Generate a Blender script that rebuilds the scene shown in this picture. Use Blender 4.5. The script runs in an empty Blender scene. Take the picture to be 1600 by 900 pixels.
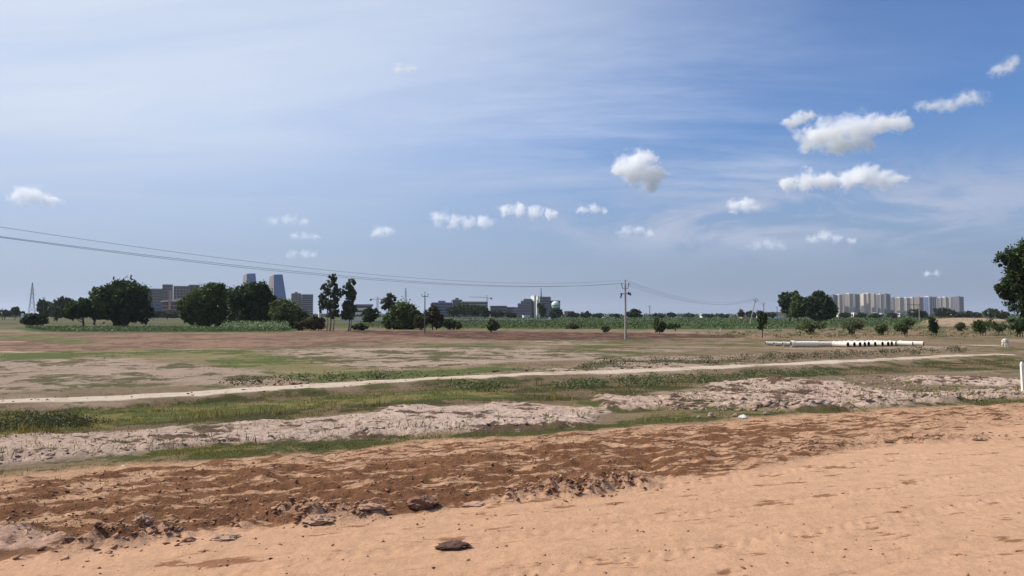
import bpy, math, random
import numpy as np
from mathutils import Vector, Matrix
R = math.radians
scene = bpy.context.scene
HAZE = 0.000055
# ------------------------------------------------------------------ camera
HC = 1.70                      # eye height above the dirt road
FPX = 1180.0                   # focal length in photo pixels (1600 wide)
PITCH = math.atan(42.0 / FPX)
cam_data = bpy.data.cameras.new('camera')
cam_data.sensor_width = 36.0
cam_data.lens = 36.0 * FPX / 1600.0
cam_data.clip_start = 0.1
cam_data.clip_end = 60000.0
cam = bpy.data.objects.new('camera', cam_data)
scene.collection.objects.link(cam)
cam.location = (0, 0, HC)
cam.rotation_euler = (R(90) + PITCH, 0, 0)
scene.camera = cam
# ------------------------------------------------------------------ light
SUN_EL, SUN_AZ = R(46), R(-77)          # azimuth from the view direction (+Y), negative = left
sun_data = bpy.data.lights.new('sun', 'SUN')
sun_data.energy = 4.9
sun_data.angle = R(0.55)
sun_data.color = (1.0, 0.945, 0.86)
sun = bpy.data.objects.new('sun', sun_data)
scene.collection.objects.link(sun)
sdir = Vector((math.sin(SUN_AZ) * math.cos(SUN_EL), math.cos(SUN_AZ) * math.cos(SUN_EL), math.sin(SUN_EL)))
sun.rotation_euler = sdir.to_track_quat('Z', 'Y').to_euler()
vs = scene.view_settings
vs.view_transform = 'Standard'; vs.look = 'None'; vs.gamma = 1.0; vs.use_curve_mapping = False
vs.exposure = 0.0
cy = scene.cycles
cy.use_denoising = True
cy.max_bounces = 16; cy.diffuse_bounces = 3; cy.glossy_bounces = 2; cy.transmission_bounces = 4
cy.transparent_max_bounces = 24; cy.volume_bounces = 14
cy.volume_step_rate = 1.0; cy.volume_max_steps = 128
cy.sample_clamp_indirect = 4.0

class NT:
    """small helper that writes node trees"""
    def __init__(s, tree): s.t = tree; s.n = tree.nodes; s.l = tree.links
    def new(s, typ, **kw):
        nd = s.n.new(typ)
        for k, v in kw.items(): setattr(nd, k, v)
        return nd
    def put(s, sock, v):
        if isinstance(v, bpy.types.NodeSocket): s.l.new(v, sock)
        elif v is not None: sock.default_value = v
    def math(s, op, a, b=None, c=None, clamp=False):
        nd = s.new('ShaderNodeMath', operation=op, use_clamp=clamp)
        for i, v in enumerate((a, b, c)):
            if v is not None: s.put(nd.inputs[i], v)
        return nd.outputs[0]
    def vmath(s, op, a, b=None):
        nd = s.new('ShaderNodeVectorMath', operation=op)
        s.put(nd.inputs[0], a)
        if b is not None: s.put(nd.inputs[3 if op == 'SCALE' else 1], b)
        return nd.outputs['Value'] if op in ('DOT_PRODUCT', 'LENGTH', 'DISTANCE') else nd.outputs[0]
    def noise(s, vec, scale, detail=4, rough=0.55, dist=0.0, dims='3D'):
        nd = s.new('ShaderNodeTexNoise', noise_dimensions=dims)
        if vec is not None: s.put(nd.inputs['Vector'], vec)
        nd.inputs['Scale'].default_value = scale; nd.inputs['Detail'].default_value = detail
        nd.inputs['Roughness'].default_value = rough; nd.inputs['Distortion'].default_value = dist
        return nd.outputs[0]
    def ramp(s, v, a, b, c=0.0, d=1.0, smooth=True):
        nd = s.new('ShaderNodeMapRange', interpolation_type='SMOOTHSTEP' if smooth else 'LINEAR')
        s.put(nd.inputs['Value'], v)
        for k, x in (('From Min', a), ('From Max', b), ('To Min', c), ('To Max', d)): nd.inputs[k].default_value = x
        return nd.outputs[0]
    def mix(s, f, a, b, blend='MIX'):
        nd = s.new('ShaderNodeMix', data_type='RGBA', blend_type=blend)
        s.put(nd.inputs['Factor'], f)
        for k, v in ((6, a), (7, b)):
            s.put(nd.inputs[k], (*v, 1.0) if isinstance(v, (tuple, list)) and len(v) == 3 else v)
        return nd.outputs[2]

# sky: Nishita daylight, a thin bright veil of high cloud on the sun's side and wisps of cirrus
world = bpy.data.worlds.new('World'); scene.world = world; world.use_nodes = True
w = NT(world.node_tree); w.n.clear()
wo = w.new('ShaderNodeOutputWorld'); bg = w.new('ShaderNodeBackground')
w.l.new(bg.outputs[0], wo.inputs[0])
sky = w.new('ShaderNodeTexSky', sky_type='NISHITA')
sky.sun_disc = False; sky.sun_elevation = SUN_EL; sky.sun_rotation = SUN_AZ
sky.altitude = 0; sky.air_density = 1.0; sky.dust_density = 1.0; sky.ozone_density = 2.0
tc = w.new('ShaderNodeTexCoord'); dvec = w.vmath('NORMALIZE', tc.outputs['Generated'])
sep = w.new('ShaderNodeSeparateXYZ'); w.l.new(dvec, sep.inputs[0])
dx, dy, dz = sep.outputs
def world_dir(px, py):
    """direction through a photo pixel, used once to read positions off the photograph"""
    u, v = (px - 800) / FPX, (450 - py) / FPX
    return Vector((u, math.cos(PITCH) - v * math.sin(PITCH), math.sin(PITCH) + v * math.cos(PITCH)))
base = w.mix(1.0, sky.outputs[0], (0.067, 0.092, 0.130), 'MULTIPLY')
sund = w.vmath('DOT_PRODUCT', dvec, (-0.587, 0.261, 0.766))      # the veil of high cloud lies up here
# high cloud deck seen in perspective: direction divided by height
den = w.math('ADD', w.math('MAXIMUM', dz, 0.0), 0.10)
comb = w.new('ShaderNodeCombineXYZ')
w.put(comb.inputs[0], w.math('DIVIDE', dx, den)); w.put(comb.inputs[1], w.math('DIVIDE', dy, den))
mp = w.new('ShaderNodeMapping'); w.put(mp.inputs[0], comb.outputs[0])
mp.inputs['Rotation'].default_value = (0, 0, R(-75)); mp.inputs['Scale'].default_value = (0.9, 2.9, 1.0)
deck = mp.outputs[0]
n1 = w.noise(deck, 0.55, 8, 0.62, 0.6)
n2 = w.noise(deck, 1.9, 6, 0.6, 0.3)
n3 = w.noise(comb.outputs[0], 0.7, 5, 0.55, 0.4)
veil = w.math('MULTIPLY', w.ramp(sund, 0.22, 0.73), w.ramp(dz, 0.06, 0.24, 0.60, 1.0))
veil = w.math('MULTIPLY', veil, w.ramp(n1, 0.30, 0.70, 0.78, 1.15, smooth=False))
def patch(px, py, ax, ay):
    """soft oval region of the sky round one direction"""
    d0 = world_dir(px, py).normalized()
    dlt = w.vmath('SUBTRACT', dvec, tuple(d0))
    sc = w.vmath('MULTIPLY', dlt, (FPX / ax, 0.0, FPX / ay))
    return w.math('EXPONENT', w.math('MULTIPLY', w.math('POWER', w.vmath('LENGTH', sc), 2.0), -1.0))
wisp = w.ramp(n1, 0.42, 0.72, 0.0, 1.0)
wisp2 = w.ramp(n2, 0.38, 0.72, 0.0, 1.0)
cir = w.math('MULTIPLY', w.math('ADD', w.math('MULTIPLY', wisp, 0.75), w.math('MULTIPLY', wisp2, 0.35)),
             w.math('ADD', w.math('ADD', w.math('MULTIPLY', patch(800, 190, 330, 100), 0.95), w.math('MULTIPLY', patch(1150, 275, 110, 24), 1.0)), w.ramp(sund, 0.12, 0.45, 0.03, 0.16)))
low = w.math('MULTIPLY', w.ramp(w.noise(w.vmath('MULTIPLY', dvec, (5.0, 5.0, 17.0)), 1.3, 7, .6, .5), 0.38, 0.60, 0.05, 1.0), w.math('ADD', w.math('MULTIPLY', patch(1330, 325, 340, 52), 0.85), w.math('MULTIPLY', patch(1060, 362, 190, 30), 0.60)))
band = w.math('MULTIPLY', w.ramp(w.noise(dvec, 2.0, 3), 0.35, 0.7), w.math('MULTIPLY', patch(1150, 110, 420, 60), 0.10))
c = w.mix(w.math('MINIMUM', veil, 1.0), base, (0.665, 0.75, 0.90))
c = w.mix(w.math('ADD', cir, band, clamp=True), c, (0.54, 0.64, 0.85))
hz_col = w.mix(w.ramp(sund, -0.06, 0.60), (0.278, 0.340, 0.478), (0.390, 0.465, 0.610))
c = w.mix(w.math('MULTIPLY', w.ramp(dz, 0.015, 0.235, 1.0, 0.0, smooth=False), w.ramp(dz, 0.06, 0.20, 1.0, 0.75)), c, hz_col)
c = w.mix(low, c, (0.47, 0.53, 0.69))
w.put(bg.inputs[0], c); bg.inputs[1].default_value = 1.0
# ------------------------------------------------------------------ cumulus, real volumes high above the plain
col = scene.collection
def tag(o, label=None, cat=None, group=None, kind=None):
    for k, v in (('label', label), ('category', cat), ('group', group), ('kind', kind)):
        if v: o[k] = v
    return o
def uv_ball(n=24, m=14):
    vs_, fs = [(0, 0, 1)], []
    for j in range(1, m):
        for i in range(n):
            a, b = 2 * math.pi * i / n, math.pi * j / m
            vs_.append((math.sin(b) * math.cos(a), math.sin(b) * math.sin(a), math.cos(b)))
    vs_.append((0, 0, -1)); L = len(vs_) - 1
    for i in range(n): fs.append((0, 1 + i, 1 + (i + 1) % n))
    for j in range(m - 2):
        for i in range(n):
            a, b = 1 + j * n + i, 1 + j * n + (i + 1) % n
            fs.append((a, a + n, b + n, b))
    for i in range(n): fs.append((L, L - n + (i + 1) % n, L - n + i))
    return vs_, fs
def cumulus(label, px, py, lobes, dens=0.03, soft=1.0, alt=1250.0, amp=0.55):
    """lobes: (dx, dy, radius) in photo pixels round the middle; all turned into metres at the cloud's own distance"""
    d = world_dir(px, py); D = alt / max(d.z, 1e-3)
    pos = Vector((0, 0, HC)) + d * D
    k = D / FPX
    L = [(a * k, -b * k, r * k) for a, b, r in lobes]
    x0 = min(a - r for a, b, r in L); x1 = max(a + r for a, b, r in L)
    z0 = min(b - r for a, b, r in L); z1 = max(b + r for a, b, r in L)
    ry = max(r for a, b, r in L) * 1.15
    cx, cz = (x0 + x1) / 2, (z0 + z1) / 2
    vs_, fs = uv_ball()
    hx, hz = (x1 - x0) / 2 * 1.6, (z1 - z0) / 2 * 1.6
    me = bpy.data.meshes.new('cumulus_cloud')
    me.from_pydata([(x * hx, y * ry * 1.35, z * hz) for x, y, z in vs_], [], fs)
    m = bpy.data.materials.new('cloud_vapour'); m.use_nodes = True
    t = NT(m.node_tree); t.n.clear()
    out = t.new('ShaderNodeOutputMaterial'); vol = t.new('ShaderNodeVolumePrincipled')
    t.l.new(vol.outputs[0], out.inputs['Volume'])
    vol.inputs['Color'].default_value = (1, 1, 1, 1); vol.inputs['Anisotropy'].default_value = 0.1
    co0 = t.new('ShaderNodeTexCoord').outputs['Object']
    rm = sum(r for _, _, r in L) / len(L)
    wn = t.new('ShaderNodeTexNoise'); t.put(wn.inputs['Vector'], t.vmath('ADD', co0, (py * 13.0, px * 7.0, 0))); wn.inputs['Scale'].default_value = .85 / rm; wn.inputs['Detail'].default_value = 3.0
    co = t.vmath('ADD', co0, t.vmath('MULTIPLY', t.vmath('SUBTRACT', wn.outputs['Color'], (.5, .5, .5)), (rm * 2.6, rm * 1.6, rm * 1.5)))
    nz = t.new('ShaderNodeTexNoise'); t.put(nz.inputs['Vector'], t.vmath('ADD', co, (px * 31.0, py * 17.0, 0)))
    nz.inputs['Scale'].default_value = 1.25 / rm; nz.inputs['Detail'].default_value = 6.0; nz.inputs['Roughness'].default_value = 0.70
    f = None
    for a, b, r in L:
        q = t.vmath('MULTIPLY', t.vmath('SUBTRACT', co, (a - cx, 0, b - cz)), (1 / (r * 1.35), 1 / (ry * 0.95), 1 / (r * 1.02)))
        g = t.math('SUBTRACT', 1.0, t.vmath('LENGTH', q))
        f = g if f is None else t.math('SMOOTH_MAX', f, g, 0.35)
    f = t.math('ADD', f, t.math('MULTIPLY', t.math('SUBTRACT', nz.outputs[0], 0.55), amp * 4.6))
    dn = t.ramp(f, 0.0, 0.60 * soft, 0.0, dens * 42.0 / max(rm, 1.0), smooth=True)
    t.put(vol.inputs['Density'], dn)
    m.cycles.volume_step_rate = 0.6
    me.materials.append(m)
    o = bpy.data.objects.new('cumulus_cloud', me); o.location = pos + Vector((cx, 0, cz))
    col.objects.link(o)
    tag(o, label, 'cloud', 'fair weather cumulus clouds')
    return o
CLOUDS = [
 ('brightest tall heaped white cloud right of the sky centre', 1000, 264, [(-4, -16, 21), (8, -12, 18), (-22, 0, 18), (-8, 4, 22), (24, 8, 17), (8, 10, 22), (14, 24, 14)], .05, .8),
 ('large long puffy white cloud with grey underside in the upper right sky', 1322, 207, [(-48, 8, 26), (-20, -2, 26), (8, -6, 26), (34, -12, 24), (62, -14, 20), (82, -16, 14), (-8, 16, 24), (30, 12, 20)], .05, 1.1),
 ('small soft white puff touching the left end of the large upper cloud', 1249, 186, [(-14, 6, 12), (0, 0, 14), (14, -6, 9)], .035, 1.2),
 ('long flat based white cloud below the large upper right cloud', 1318, 279, [(-85, 8, 14), (-55, 3, 19), (-25, 4, 18), (5, 3, 18), (32, -4, 22), (62, 2, 18), (86, 4, 11)], .05, 1.0),
 ('slanting thin white cloud rising to the right near the upper right corner', 1484, 160, [(-46, 6, 10), (-24, 6, 12), (0, 4, 13), (22, -4, 16), (42, -8, 15)], .022, 1.4),
 ('small slanted wispy cloud in the upper right corner', 1571, 105, [(-12, 6, 12), (2, 0, 14), (13, -10, 9)], .02, 1.4),
 ('low flat white cloud left of the tall heaped cloud', 820, 331, [(-30, -2, 12), (-8, -2, 13), (16, 2, 12), (40, 4, 9)], .05, 1.1),
 ('low double humped white cloud above the middle of the plain', 720, 345, [(-34, -4, 14), (-12, 2, 13), (12, 4, 13), (36, 1, 13)], .035, 1.2),
 ('thin flat cloudlet just left of the tall heaped cloud', 926, 327, [(-16, 0, 9), (2, -1, 10), (18, 2, 7)], .03, 1.2),
 ('small bright cloud under the left end of the long flat based cloud', 1158, 321, [(-10, 2, 13), (8, -2, 14), (22, 4, 10)], .045, 1.2),
 ('dim low cloud with a bright left end above the concrete pole', 992, 360, [(-14, 0, 12), (4, 0, 11), (24, 4, 9)], .022, 1.4),
 ('white cloud with grey base at the far left edge', 58, 308, [(-24, -3, 17), (-4, -2, 17), (16, 5, 13), (32, 6, 9)], .04, 1.2),
 ('tiny faint cloud high in the middle of the sky', 632, 108, [(-8, 0, 10), (8, 0, 9)], .03, 1.3),
 ('small faint cloud low over the eucalyptus trees', 599, 361, [(-10, 2, 11), (6, 0, 11)], .028, 1.3),
 ('faint flat cloud low over the twin towers, uppermost of three', 452, 345, [(-26, 0, 10), (0, -2, 12), (24, 2, 10)], .012, 1.5),
 ('faint flat cloud low over the twin towers, middle of three', 477, 369, [(-16, 0, 8), (0, 0, 8), (16, 1, 7)], .016, 1.4),
 ('faint flat cloud low over the twin towers, lowest of three', 472, 397, [(-16, 0, 8), (4, -1, 9), (18, 1, 7)], .014, 1.4),
 ('ragged thin cloud low above the right hand fields', 1294, 371, [(-24, 2, 9), (-6, -3, 12), (14, 2, 9), (38, 5, 7)], .022, 1.3),
 ('tiny cloud just above the apartment towers on the right', 1457, 427, [(-8, 0, 7), (6, 0, 7)], .02, 1.3),
 ('dim pinkish cloud low between the leaning pole and the dense trees', 1198, 380, [(-16, 3, 12), (4, 0, 13), (20, 4, 10)], .012, 1.5),
]
for a in CLOUDS:
    cumulus(a[0], a[1], a[2], a[3], a[4], a[5])
# ------------------------------------------------------------------ numbers
def lin(c):
    c = np.asarray(c, dtype=float) / 255.0
    return np.where(c < .04045, c / 12.92, ((c + .055) / 1.055) ** 2.4)
def alb(r, g, b, k=1.36):
    """surface colour whose sunlit look in the photograph is the sRGB triple"""
    return lin((r, g, b)) / np.array([k * 1.03, k, k * 0.95])
def smooth(a, b, x):
    t = np.clip((x - a) / (b - a), 0, 1); return t * t * (3 - 2 * t)
def _hash(ix, iy, seed):
    h = (ix.astype(np.int64) * 374761393 + iy.astype(np.int64) * 668265263 + seed * 1442695041) & 0xFFFFFFFF
    h = ((h ^ (h >> 13)) * 1274126177) & 0xFFFFFFFF
    return (h ^ (h >> 16)).astype(np.float64) / 4294967295.0
def gnoise(x, y, seed=0):
    """gradient noise, about -0.7..0.7"""
    fx, fy = np.floor(x), np.floor(y); ux, uy = x - fx, y - fy
    sx, sy = ux * ux * ux * (ux * (ux * 6 - 15) + 10), uy * uy * uy * (uy * (uy * 6 - 15) + 10)
    out = 0.0
    for a in (0, 1):
        for b in (0, 1):
            an = _hash(fx + a, fy + b, seed) * 6.2831853
            g = np.cos(an) * (ux - a) + np.sin(an) * (uy - b)
            out = out + g * (sx if a else 1 - sx) * (sy if b else 1 - sy)
    return out
def fbm(x, y, wl, octv=4, seed=0, rough=0.55, sp=None):
    """fractal noise; wl = longest wavelength in metres; sp = mesh spacing, finer octaves fade out"""
    out, a, tot = 0.0, 1.0, 0.0
    for i in range(octv):
        n = gnoise(x / wl + i * 17.3, y / wl - i * 9.1, seed + i * 7)
        if sp is not None: n = n * np.clip(wl / sp - 1.2, 0, 1)
        out = out + a * n; tot += a * a; a *= rough; wl *= 0.5
    return out / math.sqrt(tot) * 2.2      # roughly unit spread
def ridge(x, y, wl, octv=3, seed=0, sp=None):
    out, a = 0.0, 1.0
    for i in range(octv):
        n = 1 - np.abs(gnoise(x / wl + i * 5.3, y / wl + i * 3.1, seed + i * 5)) * 2.6
        if sp is not None: n = 0.45 + (n - 0.45) * np.clip(wl / sp - 1.2, 0, 1)
        out = out + a * n; a *= 0.5; wl *= 0.5
    return out / 1.75
ZF = -1.80                       # level of the fields below the road
EX = np.array([-60, -14, -5.36, -3.09, 0.0, 3.09, 5.55, 10.0, 24.0, 80.0])
EY = np.array([-17, 4.1, 7.93, 9.12, 10.67, 12.16, 13.1, 14.75, 20.0, 41.0])
ROADDIR = np.array([math.cos(R(25)), math.sin(R(25))])
def edge_d(X, Y): return (Y - np.interp(X, EX, EY)) * 0.91
def zbase(X, Y):
    return ZF * smooth(0.0, 13.0, edge_d(X, Y))
def hit(px, py, fn=zbase):
    """where sight lines through photo pixels meet the ground"""
    px, py = np.atleast_1d(np.asarray(px, float)), np.atleast_1d(np.asarray(py, float))
    u, v = (px - 800) / FPX, (450 - py) / FPX
    cp, spn = math.cos(PITCH), math.sin(PITCH)
    ry, rz = cp - v * spn, spn + v * cp
    ax, az = u / ry, rz / ry
    Ys = np.geomspace(3.0, 3500.0, 260)
    lo = np.full(px.shape, 3.0); hi = np.full(px.shape, 3500.0); done = np.zeros(px.shape, bool)
    prev = np.full(px.shape, 3.0)
    for y in Ys:
        below = (HC + az * y) < fn(ax * y, np.full(px.shape, y))
        new = below & ~done
        lo[new] = prev[new]; hi[new] = y; done |= new
        prev[:] = y
    for _ in range(16):
        m = (lo + hi) / 2
        below = (HC + az * m) < fn(ax * m, m)
        hi = np.where(below & done, m, hi); lo = np.where(~below & done, m, lo)
    Y = np.where(done, hi, 3500.0)
    return ax * Y, Y
def poly_world(pts):
    P = []
    n = len(pts)
    for i in range(n):
        a, b = np.array(pts[i], float), np.array(pts[(i + 1) % n], float)
        k = max(1, int(np.abs(b - a).max() / 60))
        for j in range(k): P.append(a + (b - a) * j / k)
    P = np.array(P); X, Y = hit(P[:, 0], P[:, 1])
    return np.stack([X, Y], 1)
def sdist(P, X, Y):
    """signed distance to a closed world polygon, positive inside"""
    out = np.full(X.shape, -1e3)
    mg = 6 + 0.15 * P[:, 1].max()
    sel = (X > P[:, 0].min() - mg) & (X < P[:, 0].max() + mg) & (Y > P[:, 1].min() - mg) & (Y < P[:, 1].max() + mg)
    x, y = X[sel], Y[sel]
    d2 = np.full(x.shape, 1e12); ins = np.zeros(x.shape, bool)
    n = len(P)
    for i in range(n):
        ax, ay = P[i]; bx, by = P[(i + 1) % n]
        ex, ey = bx - ax, by - ay; L = ex * ex + ey * ey + 1e-9
        t = np.clip(((x - ax) * ex + (y - ay) * ey) / L, 0, 1)
        d2 = np.minimum(d2, (x - ax - t * ex) ** 2 + (y - ay - t * ey) ** 2)
        if ay != by:
            c = ((ay > y) != (by > y)) & (x < (bx - ax) * (y - ay) / (by - ay) + ax)
            ins ^= c
    out[sel] = np.where(ins, np.sqrt(d2), -np.sqrt(d2))
    return out
def sdline(P, X, Y):
    out = np.full(X.shape, 1e3); d2 = np.full(X.shape, 1e12)
    for i in range(len(P) - 1):
        ax, ay = P[i]; bx, by = P[i + 1]
        ex, ey = bx - ax, by - ay; L = ex * ex + ey * ey + 1e-9
        t = np.clip(((X - ax) * ex + (Y - ay) * ey) / L, 0, 1)
        d2 = np.minimum(d2, (X - ax - t * ex) ** 2 + (Y - ay - t * ey) ** 2)
    return np.sqrt(d2)
# patches of ground, outlined on the photograph and laid on the ground where they are
Z = dict(
 verge=[(-500, 790), (0, 747), (400, 713), (800, 681), (1100, 658), (1300, 646), (1600, 629), (2100, 600), (2100, 590), (1700, 612), (1500, 624), (1330, 634), (1200, 630), (1050, 622), (960, 618), (880, 632), (985, 652), (940, 664), (760, 672), (600, 682), (470, 689), (300, 699), (200, 716), (0, 733), (-500, 765)],
 pale=[(-500, 745), (0, 729), (170, 713), (290, 699), (420, 692), (600, 686), (760, 674), (940, 664), (965, 655), (930, 640), (800, 630), (640, 634), (500, 652), (300, 664), (130, 681), (0, 690), (-500, 705)],
 rubble=[(980, 640), (1060, 634), (1190, 643), (1320, 641), (1400, 637), (1480, 630), (1560, 624), (2000, 606), (2000, 596), (1600, 612), (1480, 617), (1410, 613), (1350, 607), (1290, 598), (1230, 591), (1160, 594), (1100, 600), (1110, 610), (1020, 620), (940, 622)],
 rubble2=[(1390, 592), (1440, 588), (1530, 592), (1640, 598), (2000, 590), (2000, 598), (1640, 606), (1560, 605), (1450, 602)],
 bank=[(-500, 705), (0, 690), (130, 681), (300, 664), (500, 652), (640, 634), (800, 630), (900, 632), (960, 620), (1090, 604), (1160, 594), (1300, 586), (1450, 580), (1600, 578), (2000, 570), (2000, 560), (1600, 560), (1400, 567), (1200, 576), (1000, 586), (800, 594), (600, 606), (400, 618), (200, 632), (0, 641), (-500, 665)],
 mown=[(-300, 700), (0, 678), (140, 668), (330, 650), (520, 636), (700, 622), (800, 620), (760, 606), (600, 610), (430, 621), (200, 634), (0, 643), (-300, 660)],
 palefar=[(-400, 560), (60, 562), (200, 560), (330, 572), (420, 584), (400, 596), (250, 598), (120, 610), (0, 616), (-400, 630)],
 streak1=[(430, 546), (600, 543), (900, 546), (980, 560), (800, 566), (620, 578), (520, 572), (450, 560)],
 streak2=[(940, 560), (1190, 560), (1150, 572), (960, 580), (860, 578)],
 greenband=[(-400, 548), (60, 550), (200, 545), (350, 547), (470, 556), (600, 578), (820, 574), (700, 590), (500, 598), (420, 588), (330, 568), (150, 556), (0, 566), (-400, 580)],
 plow=[(-400, 530), (0, 522), (120, 519), (500, 516), (640, 518), (720, 524), (700, 530), (480, 543), (230, 546), (0, 550), (-400, 556)],
 plowgap=[(-400, 531), (0, 523), (60, 523), (140, 530), (160, 537), (90, 538), (60, 531), (0, 530), (-400, 540)],
 redplow=[(540, 517), (700, 517), (900, 519), (1060, 521), (1150, 523), (1170, 528), (1080, 528), (960, 531), (850, 532), (700, 529), (640, 525), (560, 521)],
 cropleft=[(20, 511.5), (240, 510.5), (440, 512), (490, 515), (440, 519), (230, 519.5), (90, 519.5), (40, 517)],
 cropfar=[(560, 499.5), (760, 497), (1000, 495.5), (1300, 496.5), (1700, 497), (1700, 506), (1420, 510), (1190, 514.5), (1000, 514.5), (800, 513.5), (640, 512), (560, 508)],
 pathl1=[(-300, 549), (0, 549), (64, 548.5), (64, 550), (0, 551), (-300, 552)],
 pathl2=[(-300, 534), (0, 533.4), (36, 533.4), (36, 534.6), (0, 534.8), (-300, 536)],
 pathr=[(1512, 538.5), (1562, 539), (1562, 541), (1512, 540)],
 sandhill=[(1440, 503), (1480, 499.5), (1540, 499.5), (1580, 503), (1560, 511), (1500, 512), (1440, 510)],
 baretail=[(1110, 523), (1300, 520), (1700, 514), (1700, 520), (1400, 528), (1180, 531)],
 road=[(-600, 1000), (-600, 930), (0, 872), (150, 853), (300, 836), (520, 822), (700, 796), (900, 768), (1150, 736), (1400, 690), (1500, 676), (1600, 664), (2300, 590), (2400, 620), (2400, 1000)],
 slab=[(-40, 880), (0, 868), (60, 866), (112, 852), (100, 838), (60, 834), (0, 834), (-60, 838)],
)
Z = {k: poly_world(v) for k, v in Z.items()}
TRACK = [(-700, 680), (-200, 645), (0, 633), (200, 624), (400, 612), (600, 600), (800, 589), (1000, 581), (1200, 571.5), (1400, 563), (1530, 557), (1565, 555.5)]
TRACKW = np.stack(hit([a for a, b in TRACK], [b for a, b in TRACK]), 1)
RIDGE = [(60, 862), (130, 850), (230, 833), (330, 824), (450, 812), (560, 806), (660, 788), (780, 778), (930, 762), (1040, 752)]
RIDGEW = np.stack(hit([a for a, b in RIDGE], [b for a, b in RIDGE]), 1)
RIDGE2 = [(1220, 706), (1300, 696), (1380, 690), (1450, 688), (1530, 684), (1600, 680)]
RIDGE2W = np.stack(hit([a for a, b in RIDGE2], [b for a, b in RIDGE2]), 1)

def fields(X, Y, sp=None):
    """patch weights, height and colour of the ground at world points"""
    D = np.hypot(X, Y)
    sp_ = np.full(X.shape, 0.01) if sp is None else sp
    e1 = fbm(X, Y, 2.5, 5, 3, 0.6, sp_); e2 = fbm(X, Y, 9.0, 4, 9, 0.55, sp_)
    big = fbm(X, Y, 60.0, 4, 21, 0.5, sp_); mid = fbm(X, Y, 14.0, 4, 33, 0.55, sp_)
    fine = fbm(X, Y, 0.6, 4, 41, 0.62, sp_); tiny = fbm(X, Y, 0.12, 3, 55, 0.6, sp_)
    # churned ground is drawn out along the road
    U = X * ROADDIR[0] + Y * ROADDIR[1]; V = -X * ROADDIR[1] + Y * ROADDIR[0]
    drag = fbm(U / 2.6, V, 0.7, 5, 63, 0.62, sp_); drag2 = fbm(U / 4.0, V, 2.4, 4, 71, 0.55, sp_)
    M = {}
    def m(k, amp=0.35, soft=0.25, far=0.012):
        s = sdist(Z[k], X, Y) + (e1 * 0.55 + e2 * 0.45) * (amp + far * D)
        M[k] = smooth(-(soft + .004 * D), soft + .004 * D, s); return M[k]
    d = edge_d(X, Y)
    on = smooth(0.28, -0.18, d + 0.22 * e1)                     # the road platform of orange earth
    M['platform'] = on
    H = zbase(X, Y)
    C1 = np.empty(X.shape + (3,)); C2 = np.empty(X.shape + (3,)); CV = np.full(X.shape, .5); RG = np.full(X.shape, .6); GT = np.zeros(X.shape)
    def lay(w_, c1, c2=None, cov=.5, rough=None):
        """lay a soil over what is there: colour 1, colour 2 and how much of colour 2 shows through the grain"""
        nonlocal C1, C2, CV, RG
        c2 = c1 if c2 is None else c2; k = w_[..., None]
        C1 = C1 + (c1 - C1) * k; C2 = C2 + (c2 - C2) * k; CV = CV + (cov - CV) * w_
        if rough is not None: RG = RG + (rough - RG) * w_
    def patchy(w_, c, cov):
        """only the share cov of the second colour changes"""
        nonlocal C2, CV
        C2 = C2 + (c - C2) * w_[..., None]; CV = CV + (cov - CV) * w_
    def two(t, a, b): t = np.clip(t, 0, 1)[..., None]; return a * (1 - t) + b * t
    one = np.ones(X.shape)
    # general field: brown stubble with thin olive grass
    lay(one, two(.5 + .4 * e1, alb(146, 122, 96), alb(124, 104, 78)), alb(96, 94, 54), .36 + .28 * mid + .2 * big, .6)
    H = H + 0.03 * e1 * smooth(3, 12, d) + 0.05 * mid * smooth(8, 30, d)
    bare = smooth(-0.2, 0.9, fbm(X / 2.2, Y, 6.0, 4, 90, 0.6, sp_)) * smooth(24, 34, Y - 0.5 * X)
    lay(bare * .75, alb(176, 150, 124), alb(112, 102, 68), .38)
    lay(smooth(170, 230, Y), alb(108, 98, 68), alb(74, 82, 48), .5 + .5 * fbm(X / 6, Y, 60.0, 3, 190, .5, sp_), .3)
    g = m('greenband', 0.5, 0.8); lay(g * np.clip(.75 + .35 * mid + .2 * e1, .2, .9), alb(134, 126, 78), alb(92, 100, 50), .62 + .2 * mid)
    for k, a in (('palefar', .68), ('streak1', .75), ('streak2', .8)):
        p = m(k, 0.9, 0.8); lay(p * a, alb(186, 160, 138), alb(104, 94, 62), .48 + .35 * fbm(X / 2.4, Y, 5.0, 4, 14 + len(k), 0.6, sp_), .8)
        H = H + p * 0.03 * e1
    p = m('plow', 0.2, 0.8, 0.002); lay(p, alb(150, 118, 94), alb(118, 92, 72), .5 + .3 * mid); H = H + p * 0.05 * e1
    lay(m('plowgap', 0.2, 1.0, .003) * .9, alb(128, 116, 76), alb(92, 100, 54), .5 + .3 * e1)
    for k in ('pathl1', 'pathl2', 'pathr'): lay(m(k, .05, .3, 0.0) * .9, alb(196, 172, 146))
    p = m('baretail', 0.8, 1.5); lay(p * .7, alb(156, 124, 96), alb(110, 92, 62), .4 + .3 * e1)
    p = m('redplow', 0.2, 0.8, 0.003); lay(p, alb(130, 96, 76), alb(92, 66, 54), .55 + .35 * e1, 1.0); H = H + p * 0.10 * e1
    lay(m('cropleft', 0.2, 0.8, 0.002), alb(78, 96, 44), alb(60, 78, 36), .5); p = m('cropfar', 0.5, 2.5, .004)
    lay(p, alb(86, 96, 54), alb(60, 78, 42), .5 + .5 * fbm(X / 8, Y, 40.0, 3, 91, .5, sp_))
    p = m('sandhill', 0.5, 3, .004); lay(p * .9, alb(186, 158, 130), alb(150, 118, 92), .35); H = H + p * (1.1 + 0.6 * big + .3 * mid)
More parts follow.
